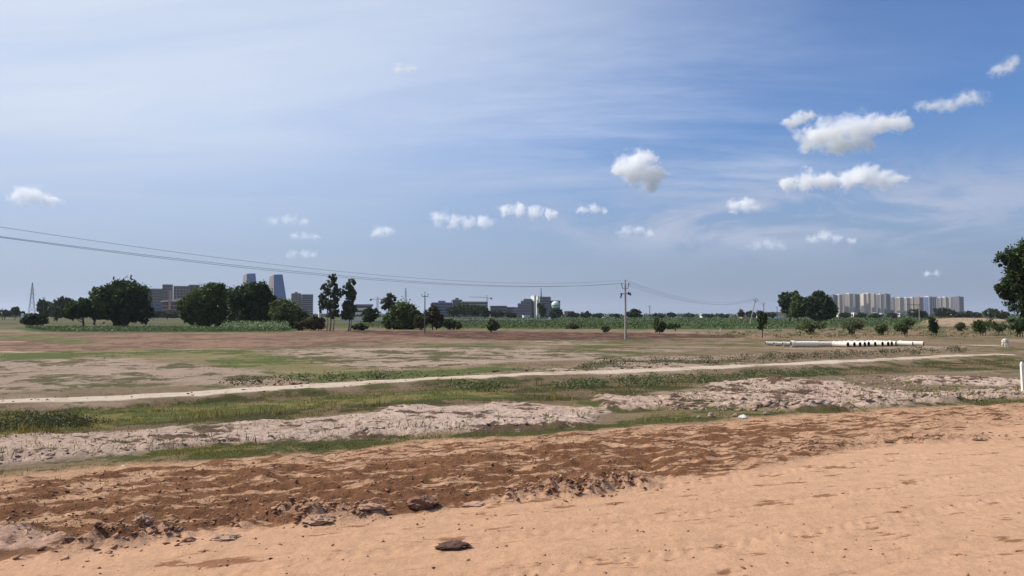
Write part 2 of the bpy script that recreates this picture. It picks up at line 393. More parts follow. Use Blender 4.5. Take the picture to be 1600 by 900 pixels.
    # bank under the track
    b = m('bank', 0.25, 0.35); mown = m('mown', 0.3, 0.3)
    lay(b, alb(126, 104, 76), alb(78, 74, 42), .52 + .35 * e1, .9)
    lay(mown * .85, alb(132, 118, 68), alb(94, 98, 46), .6 + .3 * e1, .6)
    v = m('verge', 0.15, 0.15); lay(v, alb(140, 118, 82), alb(86, 88, 46), .62 + .4 * e1, .8)
    td = sdline(TRACKW, X, Y)
    H = H - 0.15 * smooth(6, 2.5, td) * smooth(1.0, 2.2, td) * b
    for k in ('pale', 'rubble2', 'rubble'):
        p = m(k, 0.40, 0.25)
        rb = k != 'pale'
        r1 = ridge(X + .25 * fine, Y + .25 * e1, 1.1 if not rb else .8, 4, 120, sp_)
        lay(p, two(.5 + .4 * e2, alb(216, 188, 166), alb(202, 170, 146)), two(smooth(.5, 1.2, fbm(X / 1.5, Y, 2.2, 3, 130, .6, sp_)), alb(112, 86, 70), alb(84, 84, 48)), .40 + .18 * e1 - .70 * (np.clip(r1, -.2, .9) - .42) + (.06 if rb else 0), .8)
        lay(p * smooth(.75, 1.3, fbm(X / 1.8, Y, 2.8, 4, 131, .6, sp_) + .1 * e2) * (.9 if rb else .5), alb(118, 108, 70), alb(80, 84, 44), .6)
        amp = 0.07 if not rb else 0.11
        H = H + p * (amp * np.clip(r1, -.2, .75) + (0.03 if not rb else .045) * fine + .02 * tiny + (0.06 * e1 if rb else 0.02 * e1))
        H = H + p * .035 * np.abs(gnoise(X * 2.2, Y * 2.2, 77)) * np.clip(.45 / sp_ - 1.2, 0, 1)
    tw = 1.0 + 0.12 * e2
    t = smooth(tw + .12, tw - .12, td + 0.10 * e1); t = t * (D < 90)
    lay(t, alb(212, 190, 164), alb(176, 150, 122), .3 + .1 * e1, .4)
    H = H + 0.12 * smooth(tw + .8, tw - .1, td)
    M['track'] = t; M['grass_near'] = np.clip(v + b * .8, 0, 1) * (1 - t)
    # road platform: churned red brown verge, then graded orange sand
    rd = m('road', 0.16, 0.10, 0.0)
    mott = fbm(U / 1.5, V, 0.42, 4, 75, 0.68, sp_)
    band = smooth(.35, 1.4, -d) * .20
    cover = np.clip(.50 + .10 * drag + .06 * drag2 + .10 * mott + band - .16 * smooth(0, 9, X) - .25 * smooth(.3, .0, -d), 0, 1)
    cover = np.clip(cover - .30 * smooth(-1.6, 0, sdist(Z['road'], X, Y)) * smooth(0, 4, X), 0, 1)
    lay(on, two(.5 + .4 * fine, alb(224, 178, 138), alb(206, 156, 118)), two(.5 + .4 * drag, alb(124, 82, 54), alb(148, 102, 70)), cover, .8)
    H = H + on * (0.014 * drag + (0.010 + .022 * cover) * fine + 0.020 * tiny * cover + 0.014 * cover + .014 * mott)
    rw = rd * on
    sc_ = smooth(0.55, 1.5, fbm(U / 2.2, V, 0.42, 5, 140, .66, sp_) + 0.30 * fbm(X, Y, 3.0, 2, 143, .5, sp_))
    ln = smooth(.5, 1.0, fbm(U / 30.0, V, 0.38, 3, 150, .6, sp_) + .25 * fine) * .22
    tr_ = np.zeros(X.shape)
    for v0, wd in ((3.05, .11), (4.55, .12), (5.35, .08), (6.35, .12), (2.2, .10)):
        vv = V - v0 - .12 * fbm(U, V * 0, 9.0, 2, 230)
        tr_ = tr_ + np.exp(-(vv / wd) ** 2) * smooth(-1.5, .2, gnoise(U / 4.0, V * 0 + v0, 231) * 2) * (.65 + .35 * np.sin(U * 45 + np.abs(vv) * 40) * np.clip(.14 / sp_ - 1.2, 0, 1))
    tr_ = np.clip(tr_, 0, 1)
    lay(rw, two(.5 + .4 * e2, alb(214, 168, 131), alb(206, 159, 122)), alb(156, 110, 78), np.clip(.10 + .45 * sc_ + ln + .20 * tr_, 0, 1), .22)
    H = H - rw * ((0.008 + .020 * cover) * fine + 0.018 * tiny * cover + .013 * mott + .009 * drag) + rw * (0.006 * e1 - 0.010 * sc_ - .03 * ln - .014 * tr_)
    s = m('slab', 0.05, 0.05, 0); lay(s * on, alb(214, 172, 144), alb(160, 120, 94), .3, .8); H = H + s * (0.045 + .012 * fine)
    for W_, hh in ((RIDGEW, .105), (RIDGE2W, .05)):
        q = sdline(W_, X, Y) + .10 * e1
        wr = smooth(0.36, 0.02, q) * smooth(-.5, 1.0, fbm(X, Y, 1.1, 3, 160, .6, sp_))
        lum = np.clip(ridge(X, Y, .26, 3, 170, sp_), 0, 1)
        H = H + wr * (hh * .35 + hh * 1.3 * lum + .030 * tiny + .02 * fine)
        lay(wr * .8, alb(196, 150, 120), alb(120, 84, 62), .55, 1.0)
    M['on'] = on; M['rd'] = rw; M['cover'] = cover * on * (1 - rd)
    GT = .5 * smooth(26, 17, Y - .45 * X) * (1 - on) + on
    return M, H, (np.clip(C1, .01, .9), np.clip(C2, .01, .9), np.stack([np.clip(CV, -.3, 1.3), RG, GT], -1))

def new_mesh(name, V_, F, mat, smooth_=False, colors=None, parent=None, extra=None):
    """mesh object out of numpy arrays; F is (n,3) or (n,4)"""
    me = bpy.data.meshes.new(name)
    V_ = np.asarray(V_, np.float32); F = np.asarray(F, np.int32); k = F.shape[1]
    me.vertices.add(len(V_)); me.vertices.foreach_set('co', V_.ravel())
    me.loops.add(F.size); me.loops.foreach_set('vertex_index', F.ravel())
    me.polygons.add(len(F)); me.polygons.foreach_set('loop_start', np.arange(0, F.size, k, dtype=np.int32))
    me.polygons.foreach_set('loop_total', np.full(len(F), k, dtype=np.int32))
    if smooth_: me.polygons.foreach_set('use_smooth', np.ones(len(F), bool))
    me.update(calc_edges=True)
    if colors is not None:
        a = me.color_attributes.new('tone', 'FLOAT_COLOR', 'POINT')
        a.data.foreach_set('color', np.concatenate([colors, np.ones((len(colors), 1))], 1).astype(np.float32).ravel())
    for nm, cc in (extra or {}).items():
        a = me.color_attributes.new(nm, 'FLOAT_COLOR', 'POINT'); a.data.foreach_set('color', np.concatenate([cc, np.ones((len(cc), 1))], 1).astype(np.float32).ravel())
    if mat: me.materials.append(mat)
    o = bpy.data.objects.new(name, me); col.objects.link(o)
    if parent is not None: o.parent = parent
    return o
def base_mat(name):
    m = bpy.data.materials.new(name); m.use_nodes = True
    t = NT(m.node_tree); t.n.clear()
    out = t.new('ShaderNodeOutputMaterial'); b = t.new('ShaderNodeBsdfPrincipled')
    t.l.new(b.outputs[0], out.inputs[0])
    return m, t, b, out
# ground material: soil colour of the sheet, grain and crumbs by noise
gm, t, b, out = base_mat('soil')
at = t.new('ShaderNodeAttribute', attribute_name='tone'); at2 = t.new('ShaderNodeAttribute', attribute_name='tone_b'); at3 = t.new('ShaderNodeAttribute', attribute_name='cover')
pos = t.new('ShaderNodeNewGeometry').outputs['Position']
sp3 = t.new('ShaderNodeSeparateColor'); t.l.new(at3.outputs['Color'], sp3.inputs[0])
rot = t.new('ShaderNodeMapping'); t.put(rot.inputs[0], pos); rot.inputs['Rotation'].default_value = (0, 0, R(-17))
mp = t.new('ShaderNodeMapping'); t.put(mp.inputs[0], rot.outputs[0]); mp.inputs['Scale'].default_value = (.36, 1.0, 1.0)
gr_a = t.noise(mp.outputs[0], 5.6, 7, 0.68); gr_b = t.noise(pos, 1.9, 8, 0.70); gr_c = t.noise(pos, .42, 9, 0.74)
w1 = t.ramp(sp3.outputs[2], 0.0, .5, smooth=False); w2 = t.ramp(sp3.outputs[2], .5, 1.0, smooth=False)
def blend(f_, a_, b_):
    return t.math('ADD', t.math('MULTIPLY', a_, t.math('SUBTRACT', 1.0, f_)), t.math('MULTIPLY', b_, f_))
grain = blend(w2, blend(w1, gr_c, gr_b), gr_a)
grain2 = t.noise(pos, 6.0, 9, 0.72); specks = t.noise(pos, 26.0, 5, 0.7)
q = t.math('ADD', sp3.outputs[0], t.math('MULTIPLY', t.math('SUBTRACT', grain, 0.5), 3.0))
f = t.ramp(q, 0.40, 0.60)
cmx = t.mix(f, at.outputs['Color'], at2.outputs['Color'])
amp = t.math('ADD', .22, t.math('MULTIPLY', sp3.outputs[1], .78))
k = t.math('MULTIPLY', amp, t.math('ADD', t.math('MULTIPLY', t.math('SUBTRACT', grain2, 0.5), 1.5), t.math('MULTIPLY', t.math('SUBTRACT', specks, 0.5), .9)))
fleck = t.ramp(t.noise(mp.outputs[0], 9.0, 6, 0.66), .56, .66)
k = t.math('SUBTRACT', t.math('ADD', k, 1.06), t.math('MULTIPLY', t.math('MULTIPLY', fleck, amp), .42))
k = t.math('MAXIMUM', k, .25)
t.put(b.inputs['Base Color'], t.vmath('SCALE', cmx, k))
b.inputs['Roughness'].default_value = 0.95; b.inputs['Specular IOR Level'].default_value = 0.1
bp = t.new('ShaderNodeBump'); bp.inputs['Distance'].default_value = 0.10
t.put(bp.inputs['Strength'], t.math('MULTIPLY', amp, 1.0))
t.put(bp.inputs['Height'], t.math('ADD', grain2, t.math('ADD', t.math('MULTIPLY', specks, 0.35), t.math('MULTIPLY', grain, .6)))); t.l.new(bp.outputs[0], b.inputs['Normal'])

# one sheet of ground in rings round the viewer, fine where the photograph looks, out past the horizon
ang = np.concatenate([np.linspace(-180, -62, 30, endpoint=False), np.linspace(-62, -41, 70, endpoint=False), np.linspace(-41, 41, 860, endpoint=False),
                      np.linspace(41, 62, 70, endpoint=False), np.linspace(62, 180, 30, endpoint=False)])
hv = np.linspace(math.atan(1.7 / 3.2), math.atan(3.5 / 700.0), 560)
rad = np.concatenate([[0.8, 1.6, 2.4], np.where(np.arange(560) >= 0, 2.6 / np.tan(hv), 0), ])
rad = np.unique(np.concatenate([[0.5, 1.2, 2.0, 2.7], np.geomspace(3.2, 24, 300), 1 / np.linspace(1 / 24.3, 1 / 900.0, 330), [1100, 1400, 1900, 2600, 3600, 5200, 8000]]))
A, RR = np.meshgrid(np.radians(ang), rad)
GX, GY = RR * np.sin(A), RR * np.cos(A)
dr = np.gradient(rad)[:, None] * np.ones_like(A); da = RR * math.radians(82 / 860)
spac = da * 1.2 + dr * 0.28
behind = np.abs(A) > R(62)
M, GH, GC = fields(GX.ravel(), GY.ravel(), np.where(behind, RR * .07, spac).ravel())
n_r, n_a = GX.shape
idx = np.arange(n_r * n_a).reshape(n_r, n_a)
nx = np.roll(idx, -1, 1)
F = np.stack([idx[:-1], nx[:-1], nx[1:], idx[1:]], -1).reshape(-1, 4)[:, ::-1]
Vv = np.stack([GX.ravel(), GY.ravel(), GH], 1)
# close the middle with the first ring collapsed to one point
Vv[:n_a, :2] = 0; Vv[:n_a, 2] = 0
g_obj = new_mesh('ground', Vv, F, gm, True, GC[0], extra={'tone_b': GC[1], 'cover': GC[2]})
tag(g_obj, kind='structure')
def ground_z(X, Y):
    X, Y = np.atleast_1d(np.asarray(X, float)), np.atleast_1d(np.asarray(Y, float))
    return fields(X, Y, np.hypot(X, Y) * .0016)[1]
# ------------------------------------------------------------------ helpers for things
CAMP = Vector((0, 0, HC))
def PX(px, D): return (px - 800) / FPX * D / (math.cos(PITCH))           # X of a photo column at depth D
def ZY(py, D): return HC + D * math.tan(math.atan((450 - py) / FPX) + PITCH)  # height of a photo row at depth D
def gz(x, y): return float(zbase(np.array([x], float), np.array([y], float))[0])
def empty(name, loc, label, cat, group=None, rz=0.0):
    o = bpy.data.objects.new(name, None); o.empty_display_size = 0.5
    o.location = loc; o.rotation_euler = (0, 0, rz); col.objects.link(o)
    return tag(o, label, cat, group)
class MB:
    def __init__(s): s.v = []; s.f = []
    def add(s, v, f):
        n = len(s.v); s.v += [tuple(p) for p in v]; s.f += [tuple(i + n for i in q) for q in f]
    def box(s, x0, x1, y0, y1, z0, z1, rz=0.0, c=None):
        P = [(x0, y0, z0), (x1, y0, z0), (x1, y1, z0), (x0, y1, z0), (x0, y0, z1), (x1, y0, z1), (x1, y1, z1), (x0, y1, z1)]
        if rz:
            cx, cy_ = c if c else (0, 0); ca, sa = math.cos(rz), math.sin(rz)
            P = [(cx + (a - cx) * ca - (b_ - cy_) * sa, cy_ + (a - cx) * sa + (b_ - cy_) * ca, z) for a, b_, z in P]
        s.add(P, [(0, 3, 2, 1), (4, 5, 6, 7), (0, 1, 5, 4), (1, 2, 6, 5), (2, 3, 7, 6), (3, 0, 4, 7)])
    def tube(s, pts, radii, n=8, cap=True):
        pts = [Vector(p) for p in pts]
        if not hasattr(radii, '__len__'): radii = [radii] * len(pts)
        rings = []
        up0 = Vector((0.13, 0.99, 0.07)).normalized()
        for i, p in enumerate(pts):
            d = (pts[min(i + 1, len(pts) - 1)] - pts[max(i - 1, 0)]).normalized()
            a = d.cross(up0 if abs(d.dot(up0)) < .95 else Vector((1, 0, 0))).normalized(); b_ = d.cross(a)
            rings.append([p + (a * math.cos(2 * math.pi * k / n) + b_ * math.sin(2 * math.pi * k / n)) * radii[i] for k in range(n)])
        V_ = [q for r_ in rings for q in r_]; F_ = []
        for i in range(len(pts) - 1):
            for k in range(n):
                a, b_ = i * n + k, i * n + (k + 1) % n
                F_.append((a, b_, b_ + n, a + n))
        if cap: F_.append(tuple(range(n))[::-1]); F_.append(tuple((len(pts) - 1) * n + k for k in range(n)))
        s.add(V_, F_)
    def lathe(s, prof, c, n=16):
        V_, F_ = [], []
        for (r_, z) in prof:
            for k in range(n):
                a = 2 * math.pi * k / n; V_.append((c[0] + r_ * math.cos(a), c[1] + r_ * math.sin(a), c[2] + z))
        for i in range(len(prof) - 1):
            for k in range(n):
                a, b_ = i * n + k, i * n + (k + 1) % n
                F_.append((a, b_, b_ + n, a + n))
        s.add(V_, F_)
    def build(s, name, mat, parent=None, smooth_=False):
        me = bpy.data.meshes.new(name); me.from_pydata(s.v, [], s.f); me.update()
        if smooth_: me.polygons.foreach_set('use_smooth', [True] * len(me.polygons))
        if mat: me.materials.append(mat)
        o = bpy.data.objects.new(name, me); col.objects.link(o)
        if parent is not None: o.parent = parent
        return o
def plain(name, rgb, rough=.8, metal=0.0, nscale=3.0, namp=.25, spec=.3, bump=0.0, stretch=(1, 1, 1), srgb=True):
    """painted / cast surface with blotchy weathering"""
    m, t, b, out = base_mat(name)
    c = tuple(lin(rgb)) if srgb else rgb
    co = t.vmath('MULTIPLY', t.new('ShaderNodeTexCoord').outputs['Object'], stretch)
    n = t.noise(co, nscale, 5, .6); n2 = t.noise(co, nscale * 7, 3, .6)
    k = t.math('ADD', 1.0 - namp * .5 - namp * .2, t.math('ADD', t.math('MULTIPLY', n, namp), t.math('MULTIPLY', n2, namp * .4)))
    t.put(b.inputs['Base Color'], t.vmath('SCALE', c, k))
    b.inputs['Roughness'].default_value = rough; b.inputs['Metallic'].default_value = metal
    b.inputs['Specular IOR Level'].default_value = spec
    if bump:
        bp = t.new('ShaderNodeBump'); bp.inputs['Strength'].default_value = .6; bp.inputs['Distance'].default_value = bump
        t.put(bp.inputs['Height'], n2); t.l.new(bp.outputs[0], b.inputs['Normal'])
    return m
def leaf_mat(name, rgb1, rgb2, trans=.22):
    m = bpy.data.materials.new(name); m.use_nodes = True
    t = NT(m.node_tree); t.n.clear()
    out = t.new('ShaderNodeOutputMaterial')
    at = t.new('ShaderNodeAttribute', attribute_name='tone')
    s = t.new('ShaderNodeSeparateColor'); t.l.new(at.outputs['Color'], s.inputs[0])
    c = t.mix(s.outputs[0], tuple(rgb1), tuple(rgb2))
    d = t.new('ShaderNodeBsdfDiffuse'); t.put(d.inputs[0], c)
    tr = t.new('ShaderNodeBsdfTranslucent'); t.put(tr.inputs[0], t.vmath('MULTIPLY', c, (1.15, 1.25, .6)))
    gl = t.new('ShaderNodeBsdfGlossy'); gl.inputs['Roughness'].default_value = .55; gl.inputs['Color'].default_value = (.5, .55, .5, 1)
    m1 = t.new('ShaderNodeMixShader'); m1.inputs[0].default_value = trans
    t.l.new(d.outputs[0], m1.inputs[1]); t.l.new(tr.outputs[0], m1.inputs[2])
    m2 = t.new('ShaderNodeMixShader'); m2.inputs[0].default_value = .05
    t.l.new(m1.outputs[0], m2.inputs[1]); t.l.new(gl.outputs[0], m2.inputs[2])
    t.l.new(m2.outputs[0], out.inputs[0])
    return m
LM = {
 'dark': leaf_mat('dark_foliage', (.018, .034, .010), (.060, .092, .022)),
 'mid': leaf_mat('mid_foliage', (.044, .070, .018), (.120, .155, .042)),
 'grey': leaf_mat('grey_green_foliage', (.050, .066, .036), (.130, .150, .085)),
 'thorn': leaf_mat('thorn_scrub_foliage', (.060, .078, .028), (.150, .170, .066)),
 'brown': leaf_mat('dry_scrub_foliage', (.045, .045, .022), (.11, .10, .048)),
 'far': leaf_mat('distant_foliage', (.025, .040, .016), (.060, .080, .030)),
 'fresh': leaf_mat('fresh_foliage', (.06, .09, .025), (.15, .19, .06)),
}
BARK = plain('bark', (96, 82, 66), .95, nscale=4, namp=.7, bump=.03)
BARKP = plain('pale_bark', (150, 140, 124), .9, nscale=3, namp=.7)
def leaves(lobes, n, size, rng, shell=.55, flat=1.0, droop=0.0, clump=0):
    """n leaf sprays spread through ellipsoid lobes (cx,cy,cz,rx,ry,rz); returns verts, faces, tone"""
    L = np.array(lobes, float); vol = (L[:, 3] * L[:, 4] * L[:, 5]) ** .72; w_ = vol / vol.sum()
    k = rng.choice(len(L), n, p=w_)
    if clump:
        # sprays gather in bunches so that gaps open between them
        nb = max(6, n // clump)
        bk = rng.choice(len(L), nb, p=w_)
        dB = rng.normal(size=(nb, 3)); dB /= np.linalg.norm(dB, axis=1)[:, None]
        rB = (shell + (1 - shell) * rng.random(nb)) ** .6
        cB = L[bk, :3] + dB * rB[:, None] * L[bk, 3:6]
        j = rng.integers(0, nb, n)
        sprd = (L[bk, 3:6].min(1) * .26)[j][:, None]
        C = cB[j] + rng.normal(size=(n, 3)) * sprd * .62
        tone = rng.random(nb)[j] * .6 + rng.random(n) * .4
    else:
        d = rng.normal(size=(n, 3)); d /= np.linalg.norm(d, axis=1)[:, None]
        r_ = (shell + (1 - shell) * rng.random(n)) ** .7
        C = L[k, :3] + d * r_[:, None] * L[k, 3:6]
        tone = rng.random(n)
    low = L[:, 2].min() - L[:, 5].max()
    a = rng.normal(size=(n, 3)); a[:, 2] *= flat; a /= np.linalg.norm(a, axis=1)[:, None]
    b_ = rng.normal(size=(n, 3)); b_[:, 2] -= droop; b_ -= a * (a * b_).sum(1)[:, None]; b_ /= np.linalg.norm(b_, axis=1)[:, None] + 1e-9
    s = size * (.55 + .9 * rng.random(n))[:, None]
    P = np.stack([C - b_ * s, C + a * s * .55, C + b_ * s, C - a * s * .55], 1).reshape(-1, 3)
    F_ = np.arange(4 * n).reshape(-1, 4)
    tn = np.repeat(tone, 4)
    return P, F_, np.stack([tn, tn, tn], 1)
TREES = {}
def tree(name, label, cat, D, cx, lobes_px, n, leaf, mat, group=None, trunk=None, depth=.85, base=None, bark=None, seed=0, clump=26, droop=0.0, shell=.5, knobs=5, foliage='crown', stemname='trunk'):
    """lobes_px: (px, py, rx, ry) ovals read off the photograph at distance D; each oval is broken into knobs"""
    rng = np.random.default_rng(seed + int(cx) * 7)
    X0 = PX(cx, D); zb = gz(X0, D) if base is None else base
    k = D / FPX
    root = empty(name, (X0, D, zb), label, cat, group)
    lobes = []
    for (lx, ly, rx, ry) in lobes_px:
        c = np.array([PX(lx, D) - X0, 0, ZY(ly, D) - zb]); a, b_ = rx * k, ry * k
        lobes.append((*c, a * .86, a * depth * .86, b_ * .86))
        for _ in range(knobs):
            d = rng.normal(size=3); d /= np.linalg.norm(d); d[1] *= .9
            f = .34 + .2 * rng.random()
            lobes.append((c[0] + d[0] * a * (1 - f * .6), d[1] * a * depth * (1 - f), max(c[2] + d[2] * b_ * (1 - f * .55), b_ * f * .5), a * f, a * f, b_ * f * .95))
    P, F_, tone = leaves(lobes, int(n * 2.3), leaf * .86, rng, shell=shell, clump=clump, droop=droop)
    P[:, 2] = np.maximum(P[:, 2], .02)
    new_mesh(foliage, P, F_, LM[mat], False, tone, root)
    mb = MB()
    L0 = lobes[0]
    top = max(l[2] for l in lobes[::knobs + 1])
    for (tx, r0, hh) in (trunk or [(0, .02 * top * 1.2 + .04, .8)]):
        x = tx * k; tgt = (x * .6 + L0[0] * .4, 0, top * hh)
        pts = [(x, 0, -.15), (x + .02 * top, .01, top * .18), (x * .9 + tgt[0] * .1, .0, top * .42), tgt]
        mb.tube(pts, [r0 * 1.25, r0, r0 * .75, r0 * .25], 8)
        for q in range(5):
            l = lobes[int(rng.integers(0, len(lobes)))]
            s0 = Vector(pts[1]).lerp(Vector(pts[2]), rng.random())
            e_ = Vector((l[0], l[1], l[2])); mdl = s0.lerp(e_, .5) + Vector((0, 0, .06 * top))
            mb.tube([s0, mdl, e_], [r0 * .5, r0 * .3, r0 * .08], 6)
    mb.build(stemname, bark or BARK, root, True)
    return root

# ------------------------------------------------------------------ big trees on the left
tree('medium_tree', 'dark flat crowned tree on a thin bare trunk left of the biggest round tree', 'tree', 215, 124, [(122, 484, 22, 14), (134, 480, 12, 13), (108, 488, 11, 9)], 3600, .42, 'dark', trunk=[(7, .28, .8)], seed=2)
tree('banyan_tree', 'biggest tree of the left group, broad dome nearly black with a hanging right side', 'tree', 217, 190, [(200, 462, 36, 28), (170, 470, 26, 24), (160, 484, 20, 17), (216, 482, 22, 22), (190, 484, 34, 22), (188, 500, 14, 10)], 13000, .46, 'dark', trunk=[(-6, .75, .8), (0, .5, .7), (5, .55, .75), (-11, .35, .6), (9, .3, .5)], seed=3, shell=.4, clump=30)
tree('pale_feathery_tree', 'thin pale feathery treetop rising behind the left shoulder of the biggest tree', 'tree', 262, 148, [(146, 466, 8, 16), (155, 458, 7, 10)], 420, .5, 'fresh', seed=4, clump=12)
tree('far_tree', 'grey green rounded tree farther off between the lattice tower and the flat crowned tree', 'tree', 420, 90, [(92, 482, 17, 16), (108, 478, 14, 12), (76, 484, 12, 13)], 2600, .75, 'far', seed=5)
tree('far_tree', 'small dark tree top beside the left lattice tower under a thin pole', 'tree', 380, 66, [(66, 480, 8, 12)], 800, .7, 'far', seed=6)
tree('round_bush', 'low round dark bush standing alone in front of the left lattice tower', 'bush', 225, 57, [(57, 499, 20, 9), (48, 500, 12, 8), (66, 500, 11, 8)], 2400, .34, 'dark', trunk=[(0, .1, .6)], seed=7)
tree('broad_tree', 'mid green loose tree left of the black round crown in the central clump', 'tree', 216, 325, [(325, 468, 28, 24), (300, 482, 20, 18), (345, 472, 22, 26), (318, 494, 30, 17), (350, 498, 20, 13), (364, 486, 15, 26)], 10500, .44, 'mid', trunk=[(0, .4, .8), (12, .25, .7)], seed=8, clump=28)
tree('dense_tree', 'dark dense round tree hiding the feet of the twin glass towers', 'tree', 210, 397, [(396, 466, 34, 24), (376, 474, 22, 22), (418, 474, 18, 24), (396, 492, 38, 20), (370, 500, 20, 12)], 12000, .44, 'dark', trunk=[(0, .5, .8), (-10, .3, .7)], seed=9, shell=.4)
tree('loose_tree', 'lower olive green tree on the right flank of the dense dark tree', 'tree', 196, 452, [(450, 490, 26, 22), (438, 480, 16, 14), (466, 494, 16, 16)], 5200, .36, 'thorn', trunk=[(0, .22, .7), (8, .16, .6)], seed=10)
tree('scrub_bush', 'brownish dry bush between the olive tree and the eucalyptus trees', 'bush', 170, 486, [(488, 504, 17, 11), (474, 508, 15, 8), (500, 506, 10, 9)], 2600, .26, 'brown', trunk=[(0, .1, .6)], seed=11)
for lab, cx, L, s, tr in (
    ('taller eucalyptus of the pair with pale forked stems and gaps in its crown', 516, [(519, 438, 8, 12), (510, 452, 9, 12), (524, 460, 10, 13), (506, 468, 9, 12), (516, 476, 13, 12), (502, 480, 6, 8), (520, 490, 9, 9)], 12, [(0, .17, .95), (-5, .12, .8), (5, .11, .8)]),
    ('shorter eucalyptus of the pair with a narrow crown split near the top', 545, [(548, 444, 8, 10), (540, 454, 8, 11), (551, 460, 9, 12), (545, 474, 10, 13), (548, 488, 12, 12), (540, 492, 9, 9)], 13, [(0, .15, .95), (3, .1, .8)])):
    tree('eucalyptus_tree', lab, 'tree', 165, cx, L, 3300, .25, 'grey', 'pair of eucalyptus trees', tr, bark=BARKP, seed=s, clump=22, droop=1.2, shell=.1, knobs=4)
tree('small_bush', 'little dark bush low between the two eucalyptus trunks and the round tree', 'bush', 168, 563, [(563, 511, 12, 6)], 800, .24, 'dark', seed=14)
tree('small_bush', 'small green bushy tree standing in front of the low white building', 'bush', 260, 577, [(577, 492, 13, 10), (586, 490, 8, 9)], 1300, .4, 'dark', seed=15)
tree('round_topped_tree', 'tree with a round top on bare stems left of the wide spiky bush', 'tree', 230, 606, [(610, 466, 9, 8), (602, 474, 9, 9), (612, 478, 8, 9)], 1700, .36, 'grey', trunk=[(0, .2, .9), (4, .14, .8)], seed=16)
tree('spiky_bush', 'wide spiky green thicket left of the thin dark pole', 'bush', 182, 630, [(632, 492, 22, 24), (614, 498, 14, 16), (648, 500, 16, 13), (630, 506, 26, 9)], 5200, .34, 'mid', trunk=[(0, .2, .7)], seed=17, clump=16)
tree('brown_bush', 'brownish thin bush immediately right of the thin dark pole', 'bush', 176, 676, [(674, 492, 12, 17), (684, 502, 10, 12), (658, 503, 12, 11)], 2000, .32, 'brown', seed=18, clump=14)
tree('green_bush', 'leafy green bush in the row right of the thin dark pole, nearest to it', 'bush', 180, 702, [(702, 505, 13, 8), (714, 508, 9, 6)], 1500, .28, 'mid', seed=19)
tree('green_bush', 'upright light green bush at the edge of the red ploughed strip', 'bush', 150, 768, [(768, 508, 8, 11), (775, 511, 6, 6)], 1200, .22, 'thorn', seed=20)
tree('low_scrub', 'low dark scrub bush halfway between the light green bush and the concrete pole', 'bush', 185, 893, [(893, 510, 14, 4)], 500, .28, 'brown', seed=21)
tree('low_scrub', 'low scrub clump beside the foot of the concrete pole, left of it', 'bush', 150, 946, [(946, 514, 8, 5)], 320, .22, 'brown', seed=22)
tree('round_tree', 'single round dark tree on the skyline just right of the concrete pole', 'tree', 480, 992, [(992, 489, 11, 7), (986, 490, 8, 6)], 1400, .6, 'far', seed=23)
tree('bare_bush', 'thin round bush standing on the brown field right of the concrete pole', 'bush', 142, 1030, [(1030, 508, 10, 11), (1026, 503, 6, 7)], 1200, .2, 'thorn', trunk=[(0, .07, .7)], seed=24, clump=14)
tree('low_scrub', 'dark low scrub at the edge of the green crop right of the round bush', 'bush', 160, 1055, [(1052, 509, 14, 4)], 500, .24, 'dark', seed=25)
tree('sapling', 'small dark sapling on a thin stem in front of the leaning pole', 'tree', 118, 1190, [(1190, 502, 8, 9), (1192, 494, 6, 6), (1188, 509, 6, 6)], 1100, .17, 'dark', trunk=[(0, .07, .9)], seed=26)
# dense group on the right
tree('dense_tree', 'left tree of the dense right hand group, dark with a pointed top', 'tree', 330, 1233, [(1232, 468, 14, 13), (1244, 462, 6, 9), (1232, 484, 10, 11), (1226, 472, 10, 9)], 3400, .55, 'dark', trunk=[(0, .35, .8)], seed=27)
tree('dense_tree', 'lower middle tree of the dense right hand group', 'tree', 325, 1246, [(1248, 478, 14, 15), (1244, 488, 13, 9)], 2300, .55, 'mid', trunk=[(0, .3, .8)], seed=28)
tree('dense_tree', 'widest darkest tree of the dense right hand group beside the apartment towers', 'tree', 320, 1280, [(1280, 474, 20, 16), (1292, 482, 16, 15), (1266, 478, 15, 15), (1280, 490, 25, 10)], 6800, .55, 'dark', trunk=[(0, .5, .8)], seed=29)
